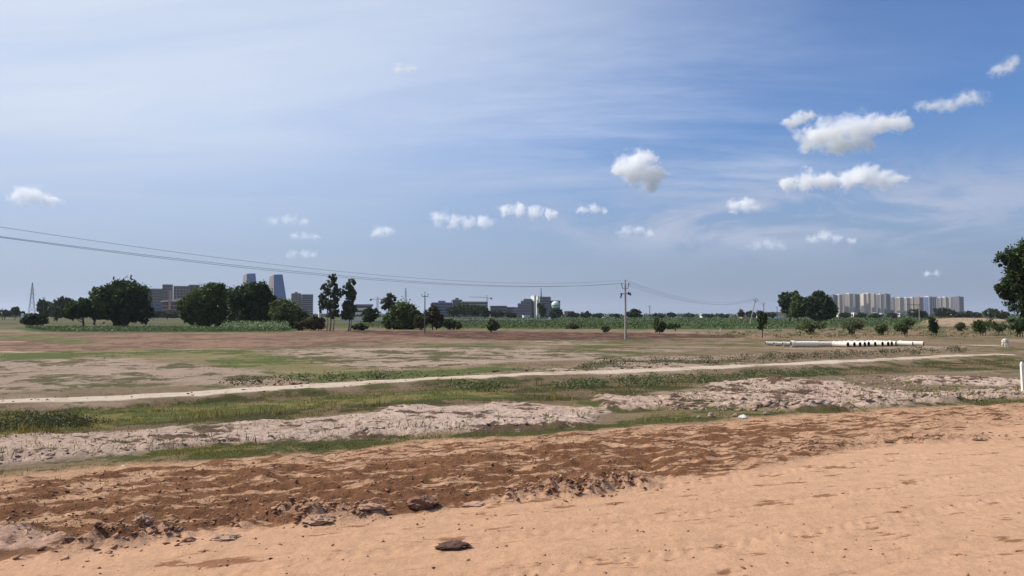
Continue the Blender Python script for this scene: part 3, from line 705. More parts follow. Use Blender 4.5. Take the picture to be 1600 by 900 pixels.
# thorn scrub in front of the towers
for i, (lab, D, cx, L, mt) in enumerate((
    ('wide pale green thorn bush behind the long white pipes', 135, 1265, [(1262, 510, 18, 11), (1278, 510, 13, 9), (1250, 513, 10, 8)], 'thorn'),
    ('thorn bush behind the gap between the two rows of pipes', 132, 1330, [(1328, 511, 16, 12), (1342, 508, 11, 10)], 'thorn'),
    ('small thorn bush behind the black ended pipes, second from the left', 130, 1375, [(1375, 514, 11, 11)], 'thorn'),
    ('taller green thorn bush behind the black ended pipes', 130, 1412, [(1412, 509, 15, 14), (1420, 504, 10, 9), (1404, 514, 10, 10)], 'mid'),
    ('narrow upright dark bush right of the last pipe', 122, 1457, [(1457, 508, 9, 12), (1458, 516, 8, 11), (1454, 501, 7, 7)], 'dark'),
    ('spreading green bush between the sand heap and the right hand tree', 128, 1534, [(1534, 510, 14, 12), (1526, 514, 9, 9), (1545, 508, 10, 9)], 'mid'),
    ('small bush in front of the sand heap', 160, 1498, [(1498, 511, 9, 7)], 'thorn'),
    ('low bush cluster left of the grazing calf', 150, 1560, [(1560, 512, 15, 7)], 'thorn'),
    ('low thicket below the right hand tree at the frame edge', 118, 1592, [(1590, 508, 16, 14), (1606, 510, 16, 15)], 'dark'))):
    L = [(x_, y_ - 2, rx_, ry_ * .75) for x_, y_, rx_, ry_ in L] + [(cx, L[0][1] + L[0][3] * .5, L[0][2] * .45, L[0][3] * .5)]
    tree('thorn_bush', lab, 'bush', D, cx, L, 1100, .15, mt, 'thorn bushes on the right hand field', [(-4, .05, .8), (4, .05, .8), (0, .06, .7)], seed=40 + i, clump=10, shell=.1, knobs=7)
tree('broadleaf_tree', 'tall dark leafy tree cut by the right edge of the picture', 'tree', 92, 1640, [(1612, 408, 38, 34), (1600, 440, 30, 30), (1650, 400, 60, 48), (1596, 470, 26, 24), (1640, 460, 50, 40), (1580, 448, 22, 16), (1576, 402, 20, 16), (1572, 452, 16, 10)], 26000, .185, 'dark', trunk=[(0, .3, .8), (10, .2, .7)], seed=60, clump=60, knobs=6, shell=.5)
# farther trees on the skyline, each its own
FAR = [(8, 489, 14, 5, 520), (24, 486, 7, 7, 500), (33, 490, 8, 4, 560), (262, 491, 26, 6, 520), (240, 490, 12, 6, 480), (708, 486, 12, 8, 560), (724, 482, 12, 10, 600), (742, 485, 13, 9, 560), (757, 487, 9, 9, 540), (776, 490, 12, 5, 540), (798, 492, 11, 4, 560),
       (846, 484, 7, 11, 620), (870, 488, 9, 9, 600), (864, 492, 6, 5, 590), (895, 491, 10, 4, 640), (915, 491, 9, 5, 640), (934, 493, 12, 3, 660), (960, 493, 10, 3, 680), (1030, 493, 10, 3, 700), (1048, 492, 9, 3.5, 700),
       (1075, 493, 12, 2.5, 800), (1105, 493, 12, 2.5, 800), (1130, 493, 10, 3, 760), (1157, 489, 5, 6, 620), (1172, 491, 9, 4.5, 600), (1186, 490, 8, 5, 600), (1206, 492, 8, 4, 640),
       (1318, 492, 10, 4, 700), (1344, 492, 9, 4, 700), (1366, 493, 10, 3.5, 680), (1392, 493, 9, 3.5, 680), (1428, 488, 11, 7, 560), (1440, 491, 8, 5, 560), (1470, 488, 14, 7, 620), (1490, 491, 12, 6, 600), (1510, 491, 12, 5, 600), (1547, 489, 12, 7, 480), (1562, 491, 12, 6, 440), (1524, 492, 9, 4, 560)]
FARLAB = {8: 'low dark tree row at the extreme left skyline', 24: 'small round tree left of the lattice tower', 33: 'flat low tree between the small round tree and the white pillar', 262: 'wide hazy tree row at the foot of the brown office blocks',
 240: 'hazy tree just right of the biggest dark tree', 708: 'leftmost hazy tree in front of the long office row', 724: 'tall hazy tree in front of the stepped dark office', 742: 'hazy tree in the middle of the long grey office', 757: 'tree just left of the mast of the right hand crane',
 776: 'low hazy tree right of the mast of the right hand crane', 798: 'low tree at the foot of the terraced building', 846: 'dark tree in front of the white walled block', 870: 'dark tree at the foot of the round water tank', 864: 'small tree touching the left side of the water tank stem',
 895: 'low tree under the pale flat topped building', 915: 'low tree right of the pale flat topped building', 934: 'long low tree midway between water tank and concrete pole', 960: 'low tree by the small white house left of the concrete pole',
 1030: 'low hazy tree above the thin round bush', 1048: 'low hazy tree left of the small white roofed shed', 1075: 'flat hazy trees between the two white sheds', 1105: 'flat hazy trees right of the second white shed', 1130: 'flat hazy tree above the tiny stake',
 1157: 'dark upright tree left of the pink brick shed', 1172: 'low tree in front of the pink brick shed', 1186: 'small tree behind the leaning pole top', 1206: 'low tree in front of the long brown roofed shed',
 1318: 'leftmost low tree under the taller tower cluster', 1344: 'low tree under the middle of the taller tower cluster', 1366: 'low tree under the brightest pinkish tower', 1392: 'low tree where the two tower clusters meet', 1428: 'rounded tree left of the pole with the long one sided arm',
 1440: 'small tree right of the pole with the long one sided arm', 1470: 'wide tree mass under the bright edged towers', 1490: 'tree mass under the last apartment towers', 1510: 'tree just beyond the right end of the towers', 1524: 'low tree above the sand heap',
 1547: 'rounded tree on the skyline between sand heap and right hand tree', 1562: 'tree at the left foot of the right hand tree'}
for i, (cx, cyy, rx, ry, D) in enumerate(FAR):
    tree('distant_tree', FARLAB.get(cx, 'small hazy tree on the far skyline beyond the fields'), 'tree', D, cx, [(cx, cyy, rx, ry), (cx + rx * .4, cyy + ry * .25, rx * .6, ry * .8)], int(260 + rx * ry * 5), D * .0014, 'far',
         'hazy trees along the far skyline', [(0, .2, .7)], seed=80 + i, clump=12, knobs=3)
# ------------------------------------------------------------------ poles and wires
CONC = plain('pole_concrete', (158, 150, 140), .9, nscale=1.5, namp=.35)
CONCD = plain('dark_pole_concrete', (92, 88, 84), .9, nscale=1.5, namp=.35)
STEEL = plain('rusty_steel', (84, 74, 68), .7, metal=.3, nscale=6, namp=.5)
INS = plain('brown_porcelain', (72, 52, 44), .35, nscale=4, namp=.2, spec=.5)
def power_pole(label, D, cx, top, mat, arm='vee', base_px=None, cut_outs=False, rad=.14, group='roadside concrete power poles'):
    bx = cx if base_px is None else base_px
    X0, X1 = PX(bx, D), PX(cx, D); zb = gz(X0, D); zt = ZY(top, D); H = zt - zb
    r = empty('power_pole', (X0, D, zb), label, 'power pole', group)
    dx = X1 - X0; L_ = lambda h: dx * h / H
    mb = MB(); mb.tube([(0, 0, -.3), (L_(H * .5), 0, H * .5), (L_(H - .35), 0, H - .35)], [rad, rad * .85, rad * .65], 8); mb.build('shaft', mat, r)
    ends = []
    if arm == 'vee':
        a = MB(); c0 = (L_(H - 1.05), 0, H - 1.05)
        for s in (-1, 1):
            e_ = (L_(H - .45) + s * .52, 0, H - .45)
            a.tube([c0, ((c0[0] + e_[0]) / 2 + s * .12, 0, H - .95), e_], .045, 6); ends.append(e_)
        a.tube([(L_(H - .4), 0, H - .4), (L_(H), 0, H - .02)], .04, 6); ends.append((L_(H), 0, H - .02))
        a.build('crossarm', STEEL, r)
    else:
        a = MB(); w_ = .62; a.box(-w_ + L_(H - .6), w_ + L_(H - .6), -.045, .045, H - .66, H - .56)
        a.tube([(L_(H - .4), 0, H - .4), (L_(H), 0, H)], .035, 6); a.build('crossarm', STEEL, r)
        ends = [(-w_ * .93 + L_(H), 0, H - .38), (w_ * .93 + L_(H), 0, H - .38), (L_(H), 0, H)]
    for e_ in ends:
        i_ = MB(); i_.lathe([(.001, .26), (.05, .24), (.085, .17), (.05, .14), (.095, .08), (.05, .05), (.06, 0), (.03, -.1)], (e_[0], e_[1], e_[2]), 10); i_.build('insulator', INS, r, True)
    if cut_outs:
        b = MB(); b.box(-.62, .72, -.05, .05, H - 1.80, H - 1.70); b.build('bracket', STEEL, r)
        for s, z in ((-.62, H - 1.95), (.42, H - 1.78), (.68, H - 1.88)):
            b = MB(); b.tube([(s, -.06, z + .30), (s + .06, -.06, z - .12)], [.10, .13], 8); b.build('fuse_cutout', INS, r)
        b = MB(); b.tube([(-.62, -.06, H - 2.1), (-.7, -.06, H - 2.35)], .11, 8); b.build('fuse_cutout', INS, r)
    return [Vector((X0, D, zb)) + Vector(e_) + Vector((0, 0, .25)) for e_ in ends]
P0 = power_pole('tall pale concrete pole with a V shaped crossarm standing right of centre', 108.7, 977, 440, CONC, cut_outs=True, rad=.17)
P1 = power_pole('pole with a V shaped crossarm leaning to the right', 217, 1181, 466, CONC, base_px=1170, rad=.16)
P2 = power_pole('upright pole half hidden behind the dark sapling, next after the leaning pole', 298, 1193, 473, CONCD, rad=.17)
P3 = power_pole('short far pole right of the sapling, in front of the long brown roof', 420, 1214, 479, CONCD, arm='flat', rad=.2)
P4 = power_pole('thin dark pole with a flat crossarm beside the wide spiky thicket', 140, 664, 458, CONCD, arm='flat', rad=.13)
P5 = power_pole('small far pole on the skyline between the round tree and the green bushes', 377, 1015, 477, CONCD, arm='flat', rad=.2)
P6 = power_pole('far pole sticking up out of the trees beside the left lattice tower', 330, 69, 464, CONCD, arm='flat', rad=.2)
P7 = power_pole('tiny far pole at the extreme left skyline', 520, 5, 481, CONCD, arm='flat', rad=.18)
WIRE = plain('wire', (112, 114, 122), .6, metal=.4, namp=.1)
def wire(a, b, sag, r, label, n=40, zf=None):
    pts = []
    for i in range(n + 1):
        t_ = i / n; p = a.lerp(b, t_)
        p.z = zf(t_) if zf else p.z - sag * 4 * t_ * (1 - t_)
        pts.append(p)
    c = (pts[0] + pts[-1]) / 2
    mb = MB(); mb.tube([p - c for p in pts], r, 5)
    o = mb.build('power_line', WIRE); o.location = c
    tag(o, label, 'wire', 'wires strung between the poles')
t0 = -.22
for k_, (lab, c0, off, sg) in enumerate((
      ('highest of the wires running from the concrete pole out past the left edge', 2, .42, 6.0), ('lower wire running from the left arm of the concrete pole past the left edge', 0, 0.0, 5.6), ('wire close beside the lower one running from the right arm past the left edge', 1, .06, 5.0))):
    e_ = P0[c0]; s_ = Vector((e_.x - 45.3 - .0, 43.0, 0))
    A_ = e_.lerp(s_, 1 - t0); A_.z = 0
    c1 = HC + 3.06 + off
    top_ = e_.z
    kf = (top_ - c1) / .25
    def zf(u, c1=c1, kf=kf, top_=top_, sg=sg):
        t_ = t0 + (1 - t0) * u
        return c1 + (kf if t_ > .5 else sg) * (t_ - .5) ** 2
    wire(A_, e_, 0, .0135 if k_ else .011, lab, 60, zf)
for k_, nm in ((0, 'lowest'), (1, 'middle'), (2, 'highest')):
    wire(P0[k_], P1[k_], 2.3, .015, '%s of the three wires sagging from the concrete pole to the leaning pole' % nm)
    wire(P1[k_], P2[k_], .9, .018, '%s of the three wires between the leaning pole and the upright pole behind it' % nm)
wire(P2[2], P3[2], 1.0, .02, 'thin wire from the upright pole to the short far pole by the brown roof')
# long sided crossarm pole in front of the towers
D = 350; X0 = PX(1435.5, D); zb = ZF; r = empty('power_pole', (X0, D, zb), 'pole with a long one sided crossarm in front of the apartment towers', 'power pole')
H = ZY(474, D) - zb
mb = MB(); mb.tube([(0, 0, -.3), (0, 0, H)], [.2, .15], 8); mb.build('shaft', CONC, r)
mb = MB(); mb.box(-5.6, .5, -.1, .1, H - .75, H - .55); mb.tube([(-.1, 0, H - 1.6), (-1.3, 0, H - .7)], .06, 6); mb.build('crossarm', STEEL, r)
for s in (-5.2, -2.6, .4):
    mb = MB(); mb.lathe([(.001, .5), (.12, .4), (.08, .3), (.14, .15), (.05, 0)], (s, 0, H - .55), 8); mb.build('insulator', INS, r, True)
# lattice towers
def lattice(name, label, D, cx, top, w0, arms, cat='pylon', r_=.12, mat=None, nb=7):
    X0 = PX(cx, D); zb = ZF; H = ZY(top, D) - zb
    r = empty(name, (X0, D, zb), label, cat, rz=.35)
    mb = MB()
    wz = lambda z: w0 * (1 - z / H) ** 1.25 * .5 + w0 * .05
    zs = [H * (1 - (1 - i / nb) ** 1.25) for i in range(nb + 1)]; zs[-1] = H * .985
    cs = [(-1, -1), (1, -1), (1, 1), (-1, 1)]
    for a, b_ in cs: mb.tube([(a * wz(z), b_ * wz(z), z) for z in zs], r_, 4)
    for i in range(nb):
        for k in range(4):
            p, q = cs[k], cs[(k + 1) % 4]; z0, z1 = zs[i], zs[i + 1]
            mb.tube([(p[0] * wz(z0), p[1] * wz(z0), z0), (q[0] * wz(z1), q[1] * wz(z1), z1)], r_ * .6, 4)
            mb.tube([(q[0] * wz(z0), q[1] * wz(z0), z0), (p[0] * wz(z1), p[1] * wz(z1), z1)], r_ * .6, 4)
            mb.tube([(p[0] * wz(z1), p[1] * wz(z1), z1), (q[0] * wz(z1), q[1] * wz(z1), z1)], r_ * .6, 4)
    mb.build('lattice_frame', mat or GALV, r)
    for f, L_ in arms:
        m2 = MB(); z = H * f
        for s in (-1, 1):
            m2.tube([(0, 0, z + L_ * .18), (s * L_, 0, z)], r_ * .7, 4); m2.tube([(0, 0, z), (s * L_, 0, z)], r_ * .7, 4)
            m2.tube([(s * L_, 0, z), (s * L_, 0, z - .8)], r_ * .9, 4)
        m2.build('crossarm', mat or GALV, r)
    return r
GALV = plain('galvanised_steel', (118, 122, 128), .6, metal=.4, namp=.3)
lattice('transmission_tower', 'tall grey lattice pylon on the far left skyline', 560, 50.5, 441, 4.6, [(.80, 1.5), (.68, 1.8)], r_=.10)
lattice('radio_mast', 'slender lattice mast poking up behind the wide spiky thicket', 900, 634, 449, 5.0, [(.82, 1.4)], 'mast', r_=.12)
lattice('radio_mast', 'slender mast rising from behind the white walled block', 1000, 845.5, 449, 3.2, [], 'mast', r_=.2)
# marker posts
WHITE = plain('white_paint', (226, 222, 212), .7, nscale=5, namp=.25)
def post(name, label, px, by, ty, wpx, lean=0.0, cat='post'):
    X, Y = hit([px], [by]); X, Y = X[0], Y[0]; zb = gz(X, Y); H = ZY(ty, Y) - zb; w_ = wpx * Y / FPX / 2
    mb = MB(); mb.add([(-w_, -w_, -.2), (w_, -w_, -.2), (w_, w_, -.2), (-w_, w_, -.2), (-w_ * .9 + lean, -w_ * .9, H - .06), (w_ * .9 + lean, -w_ * .9, H - .06), (w_ * .9 + lean, w_ * .9, H - .06), (-w_ * .9 + lean, w_ * .9, H - .06),
        (-w_ * .4 + lean, -w_ * .4, H), (w_ * .4 + lean, -w_ * .4, H), (w_ * .4 + lean, w_ * .4, H), (-w_ * .4 + lean, w_ * .4, H)],
        [(0, 3, 2, 1), (0, 1, 5, 4), (1, 2, 6, 5), (2, 3, 7, 6), (3, 0, 4, 7), (4, 5, 9, 8), (5, 6, 10, 9), (6, 7, 11, 10), (7, 4, 8, 11), (8, 9, 10, 11)])
    o = mb.build(name, WHITE); o.location = (X, Y, zb); tag(o, label, cat); return o
post('marker_post', 'white road marker post at the right edge beside the dirt road', 1600, 617, 565, 4.6, -.03)
post('marker_post', 'white pillar beside the low round dark bush on the far left', 34, 504, 490, 3.2, .25)
post('marker_stone', 'tiny pale stake alone on the brown field left of the leaning pole', 1125.5, 519, 513, 1.0)
post('marker_stone', 'short white stone at the end of the long white wall by the dark trees', 859, 500.8, 496, 3.0)
# long low wall far across the fields
def wall(label, pxa, pxb, py, h, D0, D1):
    A_, B_ = Vector((PX(pxa, D0), D0, ZF)), Vector((PX(pxb, D1), D1, ZF)); L_ = (B_ - A_).length
    r = empty('boundary_wall', A_, label, 'wall', rz=math.atan2(B_.y - A_.y, B_.x - A_.x))
    mb = MB(); mb.box(0, L_, -.12, .12, -.2, h); mb.build('wall_panel', WHITE, r)
    mb = MB()
    for i in range(int(L_ / 6) + 1): mb.box(i * 6 - .2, i * 6 + .2, -.2, .2, -.2, h + .15)
    mb.build('coping_pillars', WHITE, r)
wall('long low white wall crossing the far fields in front of the dark trees', 535, 862, 499, .95, 430, 470)
# ------------------------------------------------------------------ buildings
def bmat(name, rgb, win=None, fh=3.2, bw=3.0, frac=.45, glass=False):
    """plastered facade with weather streaks"""
    return plain(name, rgb, .35 if glass else .85, nscale=.06, namp=.35, spec=.6 if glass else .2, stretch=(1, 1, .3))
CW, CG, CD_, CB = bmat('cream_render', (226, 214, 196)), bmat('grey_render', (164, 154, 148)), bmat('dark_grey_render', (124, 120, 126)), bmat('blue_grey_render', (104, 118, 150))
GLS = plain('window_glass', (44, 52, 66), .15, nscale=.1, namp=.3, spec=.8)
BLG = plain('blue_glass', (66, 108, 164), .2, nscale=.05, namp=.4, spec=.9)
PINK = bmat('pink_render', (186, 150, 142)); REDB = bmat('red_brick', (134, 84, 72)); ROOFB = bmat('brown_roof', (92, 76, 72)); TAN = bmat('tan_render', (152, 140, 131))
def block(name, label, D, x0, x1, top, mat, rz=0.5, depth=None, bays=4, group=None, win=True, tank=True, fin=None, floors=None, base=None, cat='building', strip_windows=False, parapet=True):
    """box building of several storeys: body, window columns or bands, roof parapet and water tank"""
    k = D / FPX; wpx = (x1 - x0) * k; ca, sa = math.cos(rz), abs(math.sin(rz))
    W_ = wpx / (ca + sa * (depth or .7)); Dp = W_ * (depth or .7)
    X0 = PX((x0 + x1) / 2, D); zb = ZF if base is None else base; H = ZY(top, D) - zb
    r = empty(name, (X0, D, zb), label, cat, group, rz)
    mb = MB(); mb.box(-W_ / 2, W_ / 2, -Dp / 2, Dp / 2, -.5, H)
    fm = fin or mat
    mb.build('wall', mat, r)
    nf = floors or max(2, int(H / 3.2)); fh = H / nf
    if win:
        g = MB(); s = MB()
        bw = W_ / bays
        if strip_windows:
            for f in range(nf):
                g.box(-W_ / 2 + .3, W_ / 2 - .3, -Dp / 2 - .12, -Dp / 2 + .3, f * fh + fh * .38, f * fh + fh * .82)
                g.box(-W_ / 2 - .12, -W_ / 2 + .3, -Dp / 2 + .5, Dp / 2 - .3, f * fh + fh * .38, f * fh + fh * .82)
                s.box(-W_ / 2 - .5, W_ / 2 + .5, -Dp / 2 - .6, Dp / 2 + .2, f * fh + fh * .93, f * fh + fh * 1.0 - .01)
        else:
            for i in range(bays):
                xc = -W_ / 2 + (i + .5) * bw
                for f in range(nf):
                    g.box(xc - bw * .26, xc + bw * .26, -Dp / 2 - .15, -Dp / 2 + .2, f * fh + fh * .3, f * fh + fh * .8)
                s.box(xc - bw * .5 - .25, xc - bw * .5 + .45, -Dp / 2 - .9, -Dp / 2 + .1, 0, H + .6)
            s.box(W_ / 2 - .45, W_ / 2 + .25, -Dp / 2 - .9, -Dp / 2 + .1, 0, H + .6)
            nb = max(2, int(Dp / bw))
            for i in range(nb):
                yc = -Dp / 2 + (i + .5) * Dp / nb
                for f in range(nf): g.box(-W_ / 2 - .15, -W_ / 2 + .2, yc - Dp / nb * .2, yc + Dp / nb * .2, f * fh + fh * .3, f * fh + fh * .8)
        g.build('window_grid', GLS, r)['kind'] = 'stuff'
        s.build('balcony_bands' if strip_windows else 'facade_fins', fm, r)
    if parapet:
        p = MB(); p.box(-W_ / 2 - .15, W_ / 2 + .15, -Dp / 2 - .15, -Dp / 2 + .15, H + .01, H + 1.1); p.box(-W_ / 2 - .15, -W_ / 2 + .15, -Dp / 2 + .16, Dp / 2 - .16, H + .01, H + 1.1)
        p.box(-W_ / 2 - .15, W_ / 2 + .15, Dp / 2 - .15, Dp / 2 + .15, H + .01, H + 1.1); p.box(W_ / 2 - .15, W_ / 2 + .15, -Dp / 2 + .16, Dp / 2 - .16, H + .01, H + 1.1); p.build('parapet', fm, r)
    if tank:
        t_ = MB(); t_.box(-W_ * .15, W_ * .2, -Dp * .2, Dp * .2, H, H + 3.4); t_.build('lift_room', fm, r)
    return r
# left hand campus
block('office_block', 'long brown grey block with vertical fins just right of the biggest tree', 900, 230, 256, 452.5, TAN, .25, .5, 9, tank=False)
block('office_block', 'tallest square brown block of the left hand campus', 900, 254.5, 270, 446, TAN, .28, .8, 4, tank=False)
block('office_block', 'brown block with a dark arched recess right of the tallest square block', 905, 273.5, 298, 448.5, TAN, .15, .6, 5, tank=False)
block('office_block', 'brown block half hidden by the loose green tree', 912, 296, 311, 446.5, TAN, .15, .8, 4, tank=False)
block('office_block', 'low bluish block at the foot of the brown finned block', 860, 238, 254, 475, CB, .2, .6, 5, tank=False, strip_windows=True)
r = block('parking_building', 'pink and white building with open red floors in front of the brown blocks', 850, 255, 284, 471, REDB, .3, .5, 6, tank=False, fin=CW, strip_windows=True, floors=4)
mb = MB(); mb.box(-3.0, -.6, -8, -5.4, 0, 31); mb.build('stair_tower', PINK, r)
mb = MB(); mb.add([(-11.5, -6.2, 17.6), (9.5, -6.2, 20.5), (9.5, -5.2, 20.5), (-11.5, -5.2, 17.6), (-11.5, -6.2, 18.8), (9.5, -6.2, 21.9), (9.5, -5.2, 21.9), (-11.5, -5.2, 18.8)], [(0, 3, 2, 1), (4, 5, 6, 7), (0, 1, 5, 4), (1, 2, 6, 5), (2, 3, 7, 6), (3, 0, 4, 7)]); mb.build('roof_fin', CW, r)
# twin glass towers with flaring sides and curved tops
def glass_tower(label, D, xa, xb, top, xa2, xb2):
    k = D / FPX; X0 = PX((xa + xb) / 2, D); H = ZY(top, D) - ZF
    r = empty('glass_tower', (X0, D, ZF), label, 'tower', 'twin glass towers')
    a0, a1 = (xa - (xa + xb) / 2) * k, (xb - (xa + xb) / 2) * k; b0, b1 = (xa2 - (xa + xb) / 2) * k, (xb2 - (xa + xb) / 2) * k
    nz = 14; mid_ = .47
    def sect(z):
        f = z / H; e0 = b0 + (a0 - b0) * f; e1 = b1 + (a1 - b1) * f ** 1.1
        m_ = e0 + (e1 - e0) * mid_
        return [(e0, 6.0), (m_, -8.0), (e1, 3.0), (m_ + 2, 14.0)]
    for part, (i, j), mt in (('left_facade', (0, 1), CG), ('right_facade', (1, 2), BLG), ('back_facade', (2, 3), CG), ('back_facade', (3, 0), CG)):
        V_, F_ = [], []
        for q in range(nz + 1):
            z = H * q / nz; S = sect(z)
            for (x_, y_) in (S[i], S[j]):
                zz = z
                if q == nz: zz = z - 3.2 * max(0.0, (a1 - x_) / (a1 - a0)) ** 1.6
                V_.append((x_, y_, zz))
        for q in range(nz): F_.append((2 * q, 2 * q + 1, 2 * q + 3, 2 * q + 2))
        m_ = MB(); m_.add(V_, F_); o = m_.build(part if part == 'back_facade' else 'facade', mt, r)
        if i < 2:
            bnd = MB()
            for q in range(1, 24):
                z = H * q / 24; S = sect(z); (x_, y_), (x2, y2) = S[i], S[j]
                zt = z if q < 23 else z - 1.5
                bnd.add([(x_, y_ - .4, zt - .25), (x2, y2 - .4, zt - .25), (x2, y2 - .4, zt + .25), (x_, y_ - .4, zt + .25), (x_, y_ + .3, zt - .25), (x2, y2 + .3, zt - .25), (x2, y2 + .3, zt + .25), (x_, y_ + .3, zt + .25)],
                        [(0, 1, 2, 3), (3, 2, 6, 7), (0, 4, 5, 1)])
            bnd.build('floor_bands', CD_, r)
    S = sect(H); m_ = MB(); m_.add([(x_, y_, H - 3.2 * max(0.0, (a1 - x_) / (a1 - a0)) ** 1.6) for x_, y_ in S], [(0, 1, 2, 3)]); m_.build('roof', CD_, r)
glass_tower('left one of the twin tapering glass towers, mostly behind trees', 1500, 378.5, 398, 427, 374, 405)
glass_tower('right one of the twin tapering glass towers with its blue side in view', 1500, 420, 440.5, 428.5, 412, 451)
block('apartment_block', 'rough unfinished block left of the dark grey stepped block behind the olive tree', 1200, 454, 471, 459.5, TAN, .4, .8, 5, tank=True)
block('apartment_block', 'dark grey block with balcony bands behind the olive tree', 1200, 469, 490, 461, CD_, .45, .8, 5, strip_windows=True, tank=False, fin=CG)
block('white_shed', 'narrow bright white building left of the taller eucalyptus', 700, 497, 502, 479, WHITE, .4, 3, 2, win=False, tank=False)
r = block('low_building', 'low white building with a dark roof behind the small bushy tree', 800, 556, 582, 477, CW, .1, .4, 7, tank=False, strip_windows=True, floors=3)
mb = MB(); mb.box(-9, 9.4, -4.2, 4.2, 12.9, 14.6); mb.build('roof', CD_, r)
block('low_building', 'bluish office building right of the thin dark pole', 1000, 673, 706, 474, CB, .2, .5, 8, tank=True, strip_windows=True)
block('low_building', 'stepped dark office building behind the distant dark trees', 1000, 705, 722, 469.5, CD_, .3, .7, 4, tank=True)
block('low_building', 'long grey office building with greenish roof under the right hand crane', 1000, 719, 762, 472.5, CG, .15, .4, 10, tank=False, strip_windows=True)
block('low_building', 'lower end of the long office row right of the right hand crane', 1020, 765, 792, 479, CD_, .15, .5, 7, tank=False, strip_windows=True)
block('low_building', 'lowest dark block of the office row, nearest the terraced building', 1040, 788, 806, 481, CD_, .15, .5, 5, tank=False, strip_windows=True)
# terraced building
D = 950; kk = D / FPX; X0 = PX(815, D); r = empty('terraced_building', (X0, D, ZF), 'dark building stepping up in terraces toward the white walled block', 'building')
steps = [(801, 805, 487), (805, 809, 480), (809, 814, 474), (814, 818, 470), (818, 831, 467)]
for a, b_, tp in steps:
    m_ = MB(); x0, x1, h = (a - 815) * kk, (b_ - 815) * kk - .05, ZY(tp, D) - ZF; m_.box(x0, x1, 0, 14, 0, h); o = m_.build('wall', CD_, r)
    m_ = MB(); n = int(h / 3.4)
    for f in range(1, n + 1): m_.box(x0 - .6, x1 - .1, -.9, -.003, f * 3.4 - .5, f * 3.4)
    m_.build('balcony_bands', CG, r)
block('tall_block', 'grey block with bright white end walls topped by a thin mast', 980, 842, 860, 465, CG, .25, .35, 5, fin=CD_, tank=False)
block('white_end_wall', 'bright white slab wall at the left end of the grey block with the mast', 960, 829.5, 837.5, 463.5, WHITE, .35, 4.5, 2, win=False, tank=False)
block('white_end_wall', 'second narrower white slab wall right of the bright white one', 965, 837.6, 842, 464, WHITE, .35, 3.5, 2, win=False, tank=False)
block('tall_block', 'blue grey glazed wing behind the round water tank', 985, 855, 875, 471, CB, .3, .5, 4, strip_windows=True, tank=False)
block('low_building', 'pale flat topped building right of the round water tank', 1300, 880, 896, 487, CG, .2, .5, 4, tank=False)
# water tank
D = 600; X0 = PX(868, D); r = empty('water_tower', (X0, D, ZF), 'pale green and white round water tank on a thick stem', 'water tower')
H = ZY(477, D) - ZF; R_ = 3.1; TANKM = plain('tank_paint', (206, 216, 200), .5, nscale=.5, namp=.2)
mb = MB(); mb.lathe([(1.1, -H), (1.0, -R_ * 1.3), (1.4, -R_ * 1.02), (2.3, -R_ * .86), (R_, -R_ * .35), (R_ * 1.04, .1), (R_ * 1.02, R_ * .5), (R_ * .6, R_ * .95), (0.01, R_ * 1.1)], (0, 0, H), 24); mb.build('tank', TANKM, r, True)
mb = MB(); mb.lathe([(R_ * 1.06, -.25), (R_ * 1.1, -.1), (R_ * 1.1, .15), (R_ * 1.06, .3)], (0, 0, H), 24); mb.build('ring_band', plain('pale_green_paint', (130, 164, 140), .6), r, True)
# cranes
def crane(label, D, cx, top, jl, jr, tilt, colr):
    X0 = PX(cx, D); H = ZY(top, D) - ZF; k = D / FPX
    r = empty('tower_crane', (X0, D, ZF), label, 'crane', 'construction cranes on the skyline')
    mt = plain('crane_paint', colr, .6, namp=.2)
    mb = MB(); s = .8
    for a, b_ in ((-s, -s), (s, -s), (s, s), (-s, s)): mb.tube([(a, b_, 0), (a, b_, H * .9)], .14, 4)
    n = int(H / 2)
    for i in range(int(n * .9)):
        for (p, q) in (((-s, -s), (s, -s)), ((s, -s), (s, s)), ((s, s), (-s, s)), ((-s, s), (-s, -s))): mb.tube([(p[0], p[1], i * 2), (q[0], q[1], i * 2 + 2)], .09, 4)
    mb.build('mast', mt, r)
    mb = MB(); zj = H * .86
    def jib(x1, dz):
        for y_ in (-.6, .6): mb.tube([(0, y_, zj), (x1, y_, zj + dz)], .13, 4)
        mb.tube([(0, 0, zj + 1.3), (x1, 0, zj + dz + .4)], .13, 4)
        m_ = max(4, int(abs(x1) / 2))
        for i in range(m_):
            f = (i + .5) / m_; mb.tube([(x1 * i / m_, -.6, zj + dz * i / m_), (x1 * f, 0, zj + dz * f + 1.3 * (1 - f))], .08, 4)
    jib(jl * k, tilt); mb.build('jib', mt, r)
    mb = MB(); mb.box(0, jr * k, -.6, .6, zj - .1, zj + .3); mb.build('counter_jib', mt, r)
    mb = MB(); mb.box(jr * k - 2.2, jr * k, -.9, .9, zj - 1.6, zj + .6); mb.build('counterweight', CONCD, r)
    mb = MB(); mb.tube([(0, 0, zj), (0, 0, H)], .3, 4); mb.tube([(0, 0, H), (jl * k * .6, 0, zj + 1.2 + tilt * .6)], .06, 4); mb.tube([(0, 0, H), (jr * k * .8, 0, zj + .3)], .06, 4); mb.build('apex', mt, r)
crane('small red crane on the skyline left of the round topped tree', 900, 590, 463, 8, -9, 0, (150, 88, 84))
crane('crane with a long jib pointing left over the office row', 1000, 761, 461, -28, 8, 1.5, (116, 108, 96))
